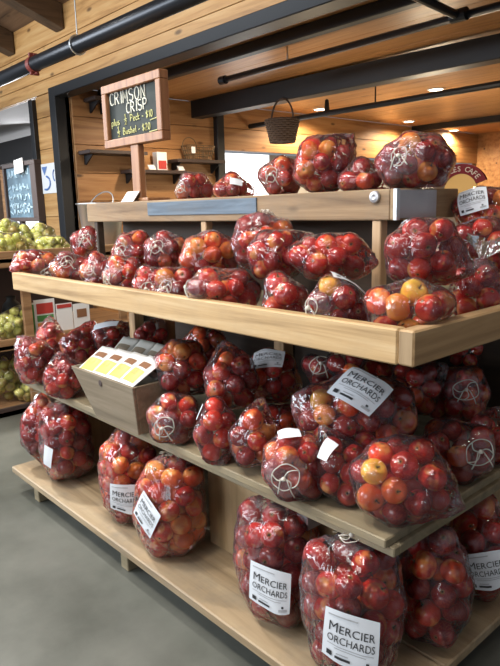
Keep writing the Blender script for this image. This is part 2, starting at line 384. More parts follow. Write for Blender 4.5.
for y, w in ((3.8, 'before'), (4.18, 'beyond')):
    tag(MB().hexa([(-5.83, y, 1.737), (-5.81, y, 1.737), (-5.81, y+.08, 1.737), (-5.83, y+.08, 1.737), (-5.86, y, 1.79), (-5.85, y, 1.79), (-5.85, y+.08, 1.79), (-5.86, y+.08, 1.79)]).build('price_card', M['white']),
        'white price card on the low wall shelf, just %s the small box' % w, 'card')
wb = thing('wire_basket', 'wire basket with arched handle on the upper wall shelf', 'basket')
mb = MB(); cx, cy, cz = -5.87, 4.5, 1.862
for zz_, f_ in ((.003, .75), (.05, .84), (.1, .92), (.15, 1.)):
    mb.tube([(cx+.1*f_*math.copysign(abs(math.cos(a))**.5, math.cos(a)), cy+.2*f_*math.copysign(abs(math.sin(a))**.5, math.sin(a)), cz+zz_) for a in np.linspace(0, 2*math.pi, 33)[:-1]], .005, 5, closed=True)
for a in np.linspace(0, 2*math.pi, 29)[:-1]:
    ux, uy = math.copysign(abs(math.cos(a))**.5, math.cos(a)), math.copysign(abs(math.sin(a))**.5, math.sin(a))
    mb.tube([(cx+.075*ux, cy+.15*uy, cz+.003), (cx+.1*ux, cy+.2*uy, cz+.15)], .0035, 5)
mb.build('wire_body', M['wire'], wb)
MB().tube([(cx, cy-.12+.0+.1*math.cos(a)-.0, cz+.14+.1*math.sin(a)) for a in np.linspace(0, math.pi, 12)], .005, 5).build('handle', M['wire'], wb)
MB().box(cx+.1, cx+.104, cy-.17, cy-.12, cz+.06, cz+.13).build('tag', M['white'], wb)

# hanging basket
hb = thing('hanging_basket', 'small dark wicker basket hanging from the wide black beam', 'basket')
bx0, by0, bz0 = -4.51, 4.5, 1.935
mb = MB()
for i in range(11):
    z = i*.02; r = .115+.045*(i/10)
    mb.tube([(bx0+(r+.006*math.sin(14*a+i*math.pi))*math.cos(a), by0+(r+.006*math.sin(14*a+i*math.pi))*math.sin(a), bz0+z) for a in np.linspace(0, 2*math.pi, 57)[:-1]], .0115, 5, closed=True)
mb.lathe((bx0, by0, bz0), [(.118, 0), (0.0, .004)], 24)
mb.lathe((bx0, by0, bz0), [(.112, 0), (.155, .2)], 24)
mb.build('woven_body', M['wicker'], hb)
MB().tube([(bx0+.15*math.cos(a), by0, bz0+.2+.2*math.sin(a)) for a in np.linspace(0, math.pi, 17)], .009, 6).build('handle', M['wicker'], hb)
MB().tube([(bx0, by0, bz0+.395), (bx0, 4.53, bz0+.43), (bx0, 4.53, 2.345)], .006, 6).build('hook', M['steel'], hb)

# red arched cafe sign in the back room
cs = thing('cafe_sign', 'red arched cafe sign beyond the apples in the back room', 'sign')
cx, cy, cz = -3.45, 6.0, 1.435
mb = MB()
A = np.linspace(math.radians(20), math.radians(160), 26)
R0, R1 = .185, .30
vs = [(cx+r*math.cos(a), y, cz+r*math.sin(a)*.86) for y in (cy, cy+.03) for r in (R0, R1) for a in A]
n = len(A); fs = []
for i in range(n-1):
    fs += [(i, i+1, n+i+1, n+i), (2*n+i, 3*n+i, 3*n+i+1, 2*n+i+1), (i, 2*n+i, 2*n+i+1, i+1), (n+i, n+i+1, 3*n+i+1, 3*n+i)]
fs += [(0, n, 3*n, 2*n), (n-1, 3*n-1, 4*n-1, 2*n-1)]
mb.add(vs, fs).build('arch_panel', M['signred'], cs)
vs = [(cx+R0*math.cos(a), cy+.012, cz+R0*math.sin(a)*.86) for a in np.linspace(0, 2*math.pi, 40)[:-1]]
m2 = MB(); m2.add(vs+[(x, y+.015, z) for x, y, z in vs], [tuple(range(39)), tuple(range(39, 78))]+[(i, (i+1) % 39, 39+(i+1) % 39, 39+i) for i in range(39)])
m2.build('round_panel', M['signyel'], cs)
MB().box(cx-.03, cx+.03, cy+.03, cy+.08, 0, cz).build('pole', M['steel'], cs)

# text helper: built-in font turned into plain 2D triangles
_TX = {}
def text2d(s):
    if s not in _TX:
        cu = bpy.data.curves.new('t', 'FONT'); cu.body = s; cu.size = 1; cu.resolution_u = 3
        o = bpy.data.objects.new('t', cu); COL.objects.link(o)
        bpy.context.view_layer.update()
        me = o.evaluated_get(bpy.context.evaluated_depsgraph_get()).to_mesh()
        v = [(p.co.x, p.co.y) for p in me.vertices]; f = [tuple(p.vertices) for p in me.polygons]
        o.to_mesh_clear(); bpy.data.objects.remove(o); bpy.data.curves.remove(cu)
        a = np.array(v); w = a[:, 0].max()
        _TX[s] = (a, f, w)
    return _TX[s]
mb = MB()
word = 'ICES CAFE'
for i, ch in enumerate(word):
    if ch == ' ': continue
    a = math.radians(127-i*11.2)
    v, f, w = text2d(ch); sz = .085
    pts = []
    for (u, q) in v:
        u = (u-w/2)*sz; q = q*sz
        r = R0+.028+q
        pts.append((cx+r*math.cos(a)+u*math.sin(a), cy-.006, cz+(r*math.sin(a)-u*math.cos(a))*.86))
    mb.add(pts, f)
mb.build('lettering', M['cream'], cs)

# ================================================================== APPLE STAND
ST = thing('apple_display_stand', 'three-tier wooden display stand loaded with bagged red apples', 'display stand')
TX0, TX1, TY0, TY1 = -2.88, -.722, 1.097, 2.23
FLOORZ = {'tier': .985, 'box': 1.345, 'mid': .537, 'bot': .121}
# bottom shelf
bs = MB()
for i, (a, b) in enumerate(((1.0, 1.3), (1.303, 1.72), (1.723, 2.1), (2.103, 2.33))):
    bs.box(-2.9+(.03 if i == 0 else 0), -.736, a, b, .09, .121)
bs.build('bottom_shelf', M['shelf_low'], ST, bevel=.004)
for x, y in ((-2.7, 1.03), (-1.92, 1.03), (-.95, 1.06), (-2.7, 2.2), (-1.92, 2.2), (-.95, 2.2)):
    bx('foot', (x, x+.05, y, y+.09, 0, .09), M['shelf'], ST)
# boards between bottom and middle shelves
bx('front_panel', (-2.24, -2.0, 1.25, 1.27, .121, .505), M['panel'], ST)
bx('front_panel', (-1.655, -.98, 1.25, 1.27, .121, .505), M['panel'], ST)
bx('end_panel', (-1.0, -.98, 1.27, 2.08, .121, .505), M['panel'], ST)
bx('end_panel', (-2.66, -2.64, 1.27, 2.08, .121, .505), M['panel'], ST)
bx('dark_backing', (-2.9, -.82, 2.17, 2.19, .537, .95), M['darkpanel'], ST)  # dark sheet added so the gap under the tray reads as shade
bx('dark_backing', (-2.66, -.98, 1.9, 1.92, .121, .505), M['darkpanel'], ST)
# middle shelf
ms = MB()
for a, b in ((1.105, 1.34), (1.343, 1.66), (1.663, 1.98), (1.983, 2.22)): ms.box(-2.94, -.79, a, b, .513, .537)
ms.build('middle_shelf', M['shelf'], ST, bevel=.003)
bx('shelf_edging', (-2.94, -.777, 1.122, 1.145, .488, .514), M['shelf'], ST)
bx('shelf_edging', (-.802, -.777, 1.145, 2.21, .488, .514), M['shelf'], ST)
bx('bracket', (-1.115, -1.075, 1.145, 1.25, .43, .488), M['plate'], ST)
# posts and centre wall between middle shelf and tray
for x, y in ((-2.3, 1.5), (-2.75, 1.62), (-1.42, 1.63), (-1.7, 1.63)):
    bx('post', (x, x+.055, y, y+.055, .537, .95), M['signframe'] if y < 1.6 else M['post'], ST)
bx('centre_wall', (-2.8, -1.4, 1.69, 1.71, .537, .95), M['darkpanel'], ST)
# tray
bx('tray_bottom', (TX0+.02, TX1-.02, TY0+.03, TY1-.03, .955, .985), M['shelf'], ST)
bx('front_board', (TX0, -.763, TY0, TY0+.035, .961, 1.041), M['pine'], ST, .004)
eb = bx('end_board', (-.762, TX1, TY0, TY1, .963, 1.041), M['pine_end'], ST, .004)
eb.data.materials.append(M['pine_grain_end'])
for p in eb.data.polygons:
    if abs(p.normal.y) > .9: p.material_index = 1
bx('end_board', (TX0, TX0+.035, TY0+.036, TY1, .961, 1.041), M['pine_end'], ST, .004)
bx('rear_board', (TX0+.036, -.763, TY1-.035, TY1, .961, 1.041), M['pine'], ST, .004)
# raised ledge on top
LX0, LX1, LY0, LY1 = -2.88, -1.056, 1.50, 1.83
ld = bx('ledge_front_board', (LX0, LX1-.022, LY0, LY0+.03, 1.257, 1.345), M['box'], ST, .003)
bx('ledge_end_board', (LX1-.022, LX1, LY0, LY1, 1.257, 1.345), M['boxend'], ST, .003)
bx('ledge_end_board', (LX0, LX0+.022, LY0+.031, LY1, 1.257, 1.345), M['boxend'], ST, .003)
bx('ledge_top', (LX0+.01, LX1-.01, LY0+.02, LY1, 1.325, 1.345), M['box'], ST, .002)
bx('ledge_rear_board', (LX0+.022, LX1-.022, LY1-.03, LY1-.001, 1.257, 1.325), M['box'], ST, .002)
a = on(148, 203, 'y', LY0); b = on(257, 203, 'y', LY0)
bx('blue_painted_strip', (a[0], b[0], LY0-.005, LY0+.001, 1.283, 1.337), M['bluepaint'], ST, .001)
bx('metal_plate', (LX1-.002, LX1+.004, LY0+.012, LY0+.2, 1.262, 1.342), M['plate'], ST, .001)
bx('corner_strip', (LX1-.008, LX1+.005, LY0-.004, LY0+.012, 1.257, 1.345), M['silver'], ST, .001)
MB().lathe(on(375, 197, 'y', LY0-.002), [(.018, 0), (.016, -.006), (.008, -.008), (.0, -.005)], 14, M3=np.array([[1, 0, 0], [0, 0, 1], [0, 1, 0]])).build('bolt', M['plate'], ST)
for px in (379, 207, 100):
    x = on(px, 245, 'y', LY0+.02)[0]
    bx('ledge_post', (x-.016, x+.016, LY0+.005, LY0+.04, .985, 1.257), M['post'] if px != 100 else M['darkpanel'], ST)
for x in (-2.8, -1.2): bx('ledge_post', (x, x+.035, LY1-.045, LY1-.01, .985, 1.257), M['post'], ST)
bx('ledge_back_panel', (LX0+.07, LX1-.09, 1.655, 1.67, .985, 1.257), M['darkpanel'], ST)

# ---- chalkboard sign standing on the ledge
def stroke_glyphs():
    import math as m
    arc = lambda cx, cy, rx, ry, a0, a1, n=9: [(cx+rx*m.cos(m.radians(a)), cy+ry*m.sin(m.radians(a))) for a in np.linspace(a0, a1, n)]
    G = {
     'C': [arc(.45, .5, .42, .5, 50, 310)], 'R': [[(.1, 0), (.1, 1)], [(.1, 1)]+arc(.4, .75, .38, .25, 90, -90)+[(.1, .5)], [(.35, .5), (.85, 0)]],
     'I': [[(.3, 0), (.3, 1)]], 'M': [[(.05, 0), (.15, 1), (.5, .35), (.85, 1), (.95, 0)]],
     'S': [arc(.45, .75, .36, .25, 40, 270)+arc(.45, .25, .38, .25, 90, -140)], 'O': [arc(.5, .5, .42, .5, 90, 450, 14)],
     'N': [[(.1, 0), (.1, 1), (.8, 0), (.8, 1)]], 'P': [[(.1, 0), (.1, 1)], [(.1, 1)]+arc(.4, .73, .42, .27, 90, -90)+[(.1, .46)]],
     'B': [[(.1, 0), (.1, 1)], [(.1, 1)]+arc(.35, .76, .33, .24, 90, -90)+[(.1, .52)]+arc(.38, .26, .4, .26, 90, -90)+[(.1, 0)]],
     'p': [[(.1, -.35), (.1, .55)], arc(.4, .28, .3, .28, 90, 450, 12)], 'l': [[(.2, 0), (.2, 1)]],
     'u': [[(.1, .55), (.1, .2)]+arc(.35, .2, .25, .2, 180, 360)+[(.6, .55), (.62, 0)]],
     's': [arc(.35, .42, .24, .15, 40, 270)+arc(.35, .14, .26, .14, 90, -140)],
     'e': [[(.1, .3), (.6, .32)]+arc(.36, .28, .27, .28, 10, 320)], 'c': [arc(.36, .28, .28, .28, 50, 310)],
     'k': [[(.1, 0), (.1, 1)], [(.55, .6), (.12, .28), (.6, 0)]], 'h': [[(.1, 0), (.1, 1)], [(.1, .35)]+arc(.34, .35, .24, .22, 170, 0)+[(.58, 0)]],
     '-': [[(.05, .35), (.5, .35)]], '$': [arc(.4, .68, .28, .2, 40, 270)+arc(.4, .28, .3, .2, 90, -140), [(.4, -.08), (.4, 1.05)]],
     '1': [[(.1, .8), (.3, 1), (.3, 0)]], '2': [arc(.4, .72, .32, .28, 170, -30)+[(.08, 0), (.8, .02)]], '0': [arc(.4, .5, .32, .5, 90, 450, 12)],
     'h½': [[(.15, .85), (.28, 1), (.28, .58)], [(.0, .48), (.6, .52)], arc(.3, .3, .18, .12, 170, -30, 6)+[(.1, -.02), (.52, 0)]],
    }
    return G
GL = stroke_glyphs()
def chalk_text(mb, s, x, y, size, org, ux, uz, un, r, slope=0., mi=0):
    i = 0
    while i < len(s):
        key = s[i]
        if key == '½': key = 'h½'
        if key == ' ': x += size*.5; i += 1; continue
        wmax = 0
        for pl in GL[key]:
            pts = []
            for (u, v) in pl:
                wmax = max(wmax, u)
                X = x+u*size*.8; Y = y+v*size+X*slope+(random.random()-.5)*size*.05
                pts.append(np.array(org)+X*np.array(ux)+Y*np.array(uz)+.002*np.array(un))
            mb.tube(pts, r, 5, mi)
        x += (wmax*.8+.22)*size; i += 1

sx0, sx1, sy = -2.715, -2.235, 1.55
SZ0, SZ1 = 1.592, 1.868
sg = thing('chalkboard_sign', 'wood-framed chalkboard with apple prices standing on the top ledge', 'sign')
fw = .036
mb = MB()
mb.box(sx0, sx1, sy-.02, sy+.025, SZ1-fw, SZ1); mb.box(sx0, sx1, sy-.02, sy+.025, SZ0, SZ0+fw)
mb.box(sx0, sx0+fw, sy-.02, sy+.025, SZ0+fw, SZ1-fw); mb.box(sx1-fw, sx1, sy-.02, sy+.025, SZ0+fw, SZ1-fw)
mb.build('frame', M['signframe'], sg, bevel=.003)
brd = bx('board', (sx0+fw, sx1-fw, sy, sy+.012, SZ0+fw, SZ1-fw), M['slate'], sg, 0)
px_ = -2.47
bx('post', (px_-.032, px_+.032, sy-.012, sy+.02, 1.345, SZ0), M['signframe'], sg)
bx('base', (px_-.1, px_+.1, sy-.02, sy+.1, 1.345, 1.36), M['signframe'], sg)
org = (sx0+fw, sy, SZ0+fw); ux, uz, un = (1, 0, 0), (0, 0, 1), (0, -1, 0)
mb = MB()
chalk_text(mb, 'CRIMSON', .012, .152, .052, org, ux, uz, un, .0027, -.01)
chalk_text(mb, 'CRISP', .15, .1, .044, org, ux, uz, un, .0027, 0.01)
mb.build('chalk_heading', M['chalk'], sg)
mb = MB()
chalk_text(mb, 'plus', .012, .062, .03, org, ux, uz, un, .002)
chalk_text(mb, '½', .125, .058, .044, org, ux, uz, un, .002)
chalk_text(mb, 'Peck - $10', .175, .066, .028, org, ux, uz, un, .002)
chalk_text(mb, '½', .06, .01, .045, org, ux, uz, un, .002)
chalk_text(mb, 'Bushel - $20', .11, .016, .028, org, ux, uz, un, .002)
mb.tube([np.array(org)+np.array(p) for p in ((.335, -.003, .053), (.39, -.003, .058))], .002, 5)
mb.tube([np.array(org)+np.array(p) for p in ((.325, -.003, .006), (.385, -.003, .009))], .002, 5)
mb.build('chalk_prices', M['chalky'], sg)
pc = on(129, 190, 'y', 1.515)
tag(MB().hexa([(pc[0]-.05, 1.5, 1.3455), (pc[0]+.05, 1.5, 1.3455), (pc[0]+.05, 1.506, 1.3455), (pc[0]-.05, 1.506, 1.3455), (pc[0]-.04, 1.53, 1.39), (pc[0]+.06, 1.53, 1.39), (pc[0]+.06, 1.535, 1.39), (pc[0]-.04, 1.535, 1.39)]).build('price_card', M['white']),
    'white price card leaning at the foot of the apple chalkboard', 'card')

# ---- crate of packets on the middle shelf
CR = thing('wooden_crate', 'tapered wooden crate of snack packets overhanging the middle shelf', 'crate')
cx0, cx1, cy0, cy1, cz0, cz1 = -2.245, -1.79, 1.05, 1.29, .5375, .715
tp = .0
def crate_side(name, P, mat=None): return MB().hexa(P).build(name, mat or M['crate'], CR, bevel=.002)
bl, br, bf, bb = cx0+.14, cx1-.012, cy0+.02, cy1-.01     # bottom outline
th = .012
crate_side('front_board', [(bl, bf, cz0), (br, bf, cz0), (br, bf+th, cz0), (bl, bf+th, cz0), (cx0, cy0, cz1), (cx1, cy0, cz1), (cx1, cy0+th, cz1), (cx0, cy0+th, cz1)])
crate_side('rear_board', [(bl, bb-th, cz0), (br, bb-th, cz0), (br, bb, cz0), (bl, bb, cz0), (cx0, cy1-th, cz1), (cx1, cy1-th, cz1), (cx1, cy1, cz1), (cx0, cy1, cz1)])
crate_side('side_board', [(br-th, bf+th, cz0), (br, bf+th, cz0), (br, bb-th, cz0), (br-th, bb-th, cz0), (cx1-th, cy0+th, cz1), (cx1, cy0+th, cz1), (cx1, cy1-th, cz1), (cx1-th, cy1-th, cz1)])
crate_side('side_board', [(bl, bf+th, cz0), (bl+th, bf+th, cz0), (bl+th, bb-th, cz0), (bl, bb-th, cz0), (cx0, cy0+th, cz1), (cx0+th, cy0+th, cz1), (cx0+th, cy1-th, cz1), (cx0, cy1-th, cz1)])
crate_side('bottom_board', [(bl+th, bf+th, cz0), (br-th, bf+th, cz0), (br-th, bb-th, cz0), (bl+th, bb-th, cz0), (bl+th-.005, bf+th-.002, cz0+.01), (br-th, bf+th-.002, cz0+.01), (br-th, bb-th, cz0+.01), (bl+th-.005, bb-th, cz0+.01)])
kn = on(101, 383, 'y', cy0+.005)
MB().lathe((kn[0], cy0+.004, kn[2]), [(.014, .004), (.012, -.003), (0, -.004)], 12, M3=np.array([[1, 0, 0], [0, 0, 1], [0, 1, 0]])).build('dark_knot', M['darkwood'], CR)
# packets
def packet(c, w, h, tilt, spin, label, col, group):
    root = thing('snack_packet', label, 'packet', group)
    def P(u, v, o):
        q = np.array([u, 0, v]); nrm = np.array([0, -1., 0])
        q = q+nrm*o
        ct, st = math.cos(tilt), math.sin(tilt)
        q = np.array([q[0], q[1]*ct+q[2]*st, -q[1]*st+q[2]*ct])
        cs_, sn = math.cos(spin), math.sin(spin)
        return np.array(c)+np.array([q[0]*cs_-q[1]*sn, q[0]*sn+q[1]*cs_, q[2]])
    def bulge(u, v): return .012*max(0, (1-(2*u/w)**2))*max(0, (1-(2*v/h)**2))
    nu, nv = 8, 8; vs = []; fs = []
    for sd in (1, -1):
        for j in range(nv+1):
            for i in range(nu+1):
                u, v = (i/nu-.5)*w, (j/nv-.5)*h
                vs.append(P(u, v, sd*(bulge(u, v)+.0006)))
    K = (nu+1)*(nv+1)
    for s_ in (0, 1):
        for j in range(nv):
            for i in range(nu):
                a = s_*K+j*(nu+1)+i; fs.append((a, a+1, a+nu+2, a+nu+1))
    for i in range(nu): fs += [(i, i+1, K+i+1, K+i), (nv*(nu+1)+i, nv*(nu+1)+i+1, K+nv*(nu+1)+i+1, K+nv*(nu+1)+i)]
    for j in range(nv): fs += [(j*(nu+1), (j+1)*(nu+1), K+(j+1)*(nu+1), K+j*(nu+1)), (j*(nu+1)+nu, (j+1)*(nu+1)+nu, K+(j+1)*(nu+1)+nu, K+j*(nu+1)+nu)]
    MB().add(vs, fs).build('pouch', M['white'] if col == 'y' else M['pouch_grey'], root, smooth=True)
    def patch(nm, u0, u1, v0, v1, mat, o=.0015):
        vs = []; fs = []
        for j in range(6):
            for i in range(6):
                u, v = (u0+(u1-u0)*i/5)*w, (v0+(v1-v0)*j/5)*h; vs.append(P(u, v, bulge(u, v)+.0006+o))
        fs = [(j*6+i, j*6+i+1, j*6+i+7, j*6+i+6) for j in range(5) for i in range(5)]
        MB().add(vs, fs).build(nm, mat, root)
    if col == 'y':
        patch('yellow_panel', -.38, .36, -.4, .0, M['yellow']); patch('brown_print', -.25, .3, .06, .24, M['brownprint'], .002); patch('orange_print', -.25, .1, -.2, 0, M['orange'], .0025)
    else:
        patch('printed_panel', -.35, .35, -.35, .2, M['crate'])
M['pouch_grey'] = flat('packet_grey', (.45, .45, .42), .35)
zc = cz1+.022
for i, (x, y) in enumerate(((-2.165, 1.125), (-2.06, 1.13), (-1.955, 1.13), (-1.85, 1.125))):
    packet((x, y, zc+.004*i), .112, .15, math.radians(60), math.radians(6-4*i), ['leftmost', 'second from left', 'third from left', 'rightmost'][i]+' yellow-panelled white packet at the front of the crate', 'y', 'yellow packets in the crate')
for i, (x, y) in enumerate(((-2.15, 1.225), (-2.05, 1.235), (-1.95, 1.235), (-1.855, 1.225))):
    packet((x, y, zc+.022), .105, .14, math.radians(52), math.radians(8-6*i), ['leftmost', 'second', 'third', 'last'][i]+' of the dull grey packets standing behind the yellow ones in the crate', 'g', 'grey packets in the crate')

# ================================================================== GREEN-APPLE DISPLAY AT FAR LEFT
GD = thing('produce_display', 'dark wooden produce display with green apples beyond the stand', 'display stand')
GX = -4.0; GY0, GY1 = .7, 2.6
GZ = {'gtop': 1.03, 'gmid': .475, 'glow': .035}
bx('top_shelf', (-5.0, GX, GY0, GY1, GZ['gtop']-.03, GZ['gtop']), M['display'], GD)
bx('top_lip', (GX-.02, GX, GY0, GY1, GZ['gtop']-.06, GZ['gtop']+.045), M['display'], GD)
bx('middle_shelf', (-5.0, GX+.02, GY0, GY1, GZ['gmid']-.03, GZ['gmid']), M['display'], GD)
bx('middle_lip', (GX, GX+.02, GY0, GY1, GZ['gmid']-.035, GZ['gmid']+.04), M['display'], GD)
bx('low_shelf', (-5.0, GX, GY0, GY1, .0, GZ['glow']), M['display'], GD)
bx('low_lip', (GX-.02, GX, GY0, GY1, 0, .06), M['darkwood'], GD)
bx('rear_board', (-5.02, -5.0, GY0, GY1, 0, 1.0), M['darkwood'], GD)
for y in (1.585, 2.3, GY0): bx('upright', (GX-.05, GX-.021, y, y+.06, .035, 1.0), M['display'], GD)
# chalkboard above it
gs = thing('chalkboard_sign', 'dark-framed chalkboard with pale blue writing above the green apples', 'sign')
gx0, gx1, gy, gz0, gz1 = -5.05, -4.44, 1.95, 1.25, 1.685
mb = MB(); fw = .045
mb.box(gx0, gx1, gy-.02, gy+.03, gz1-.03, gz1); mb.box(gx0, gx1, gy-.02, gy+.03, gz0, gz0+.03)
mb.box(gx0, gx0+.03, gy-.02, gy+.03, gz0+.03, gz1-.03); mb.box(gx1-.09, gx1, gy-.02, gy+.03, gz0+.03, gz1-.03)
mb.build('frame', M['darkwood'], gs, bevel=.002)
bx('board', (gx0+.03, gx1-.09, gy, gy+.012, gz0+.03, gz1-.03), M['slate_blue'], gs, 0)
bx('post', (-4.86, -4.8, gy, gy+.03, 1.031, gz0), M['darkwood'], gs)
mb = MB(); rs = random.Random(4)
for r_, (zz_, sz) in enumerate(((.29, .075), (.2, .05), (.13, .05), (.065, .05), (.02, .05))):
    x = .03
    while x < .42:
        q = [(x+.011*i_+rs.uniform(-.006, .006), zz_+rs.uniform(0, sz)) for i_ in range(5)]
        mb.tube([(gx0+.03+u, gy-.003, gz0+.03+v) for u, v in q], .0042, 5); x += .055+rs.uniform(0, .02)
mb.build('chalk_writing', M['chalkblue'], gs)
tag(MB().hexa([(-4.78, gy-.03, 1.6), (-4.62, gy-.03, 1.61), (-4.62, gy-.025, 1.61), (-4.78, gy-.025, 1.6), (-4.78, gy-.03, 1.7), (-4.62, gy-.03, 1.71), (-4.62, gy-.025, 1.71), (-4.78, gy-.025, 1.7)]).build('note', M['white']),
    'white slip of paper fixed over the top edge of the blue chalkboard', 'paper')
# galvanised bucket
bk = thing('bucket', 'galvanised metal bucket at the end of the green apple display', 'bucket')
mb = MB(); bc = np.array([-3.84, 2.02, 1.145])
ang = math.radians(-24); R3 = np.array([[math.cos(ang), 0, math.sin(ang)], [0, 1, 0], [-math.sin(ang), 0, math.cos(ang)]])
bc = np.array([-4.22, 2.31, 1.031])
mb.lathe(bc, [(0, 0), (.12, 0), (.125, .01), (.165, .33), (.172, .335), (.16, .33), (.118, .012), (0, .012)], 28)
mb.build('pail', M['silver'], bk, smooth=True)
MB().lathe(bc, [(.168, .328), (.176, .332), (.176, .34), (.168, .342)], 28).build('rim', M['silver'], bk)
MB().tube([bc+np.array([.172*math.cos(a), .172*math.sin(a)*.3-.0, .32+.10*abs(math.sin(a))]) for a in np.linspace(0, math.pi, 16)], .005, 6).build('handle', M['plate'], bk)
# seed cards standing on the display's middle shelf
def card(px0, px1, py0, py1, y, lab, cols):
    a = on(px0, py1, 'x', GX-.08); b = on(px1, py1, 'x', GX-.08); z1 = on((px0+px1)/2, py0, 'x', GX-.08)[2]
    z0 = GZ['gmid']+.001
    c = thing('recipe_card', lab, 'card', 'cards by the green apples')
    y0, y1 = a[1], b[1]; x = GX-.08
    MB().box(x-.006, x, y0, y1, z0, z1).build('card', M['white'], c)
    for nm, u0, u1, v0, v1, m in cols:
        MB().box(x, x+.003, y0+(y1-y0)*u0, y0+(y1-y0)*u1, z0+(z1-z0)*v0, z0+(z1-z0)*v1).build(nm, m, c)
card(28, 36, 303, 330, 0, 'narrow green box beside the red-headed card near green apples', [('green_print', .05, .95, .05, .95, M['green'])])
card(36.5, 57, 299, 332, 0, 'card with red heading and apple picture behind the stand', [('red_heading', .1, .9, .62, .9, M['redprint']), ('green_band', .1, .9, .42, .58, M['green']), ('apple_picture', .1, .7, .1, .38, M['orange'])])
card(58, 74, 303, 330, 0, 'plain white card with red top edge behind the stand', [('red_heading', .05, .95, .85, .97, M['redprint'])])
card(75, 91, 303, 330, 0, 'white card with brown print rightmost behind the stand', [('brown_print', .2, .8, .5, .8, M['brownprint'])])
# dark wrapped produce on the middle shelf
for i, (px, py) in enumerate(((3, 303), (13, 301))):
    c = on(px, py, 'x', GX-.5); c[1] = 1.5+.19*i
    mb = MB()
    mb.lathe((c[0], c[1], GZ['gmid']+.002), [(0, 0), (.05, 0), (.075, .05), (.08, .12), (.06, .19), (.03, .22), (.035, .25), (0, .25)], 16)
    tag(mb.build('wrapped_bundle', M['soil'], smooth=True), ('first' if i == 0 else 'second')+' dark wrapped bundle behind the netted green apples', 'produce')

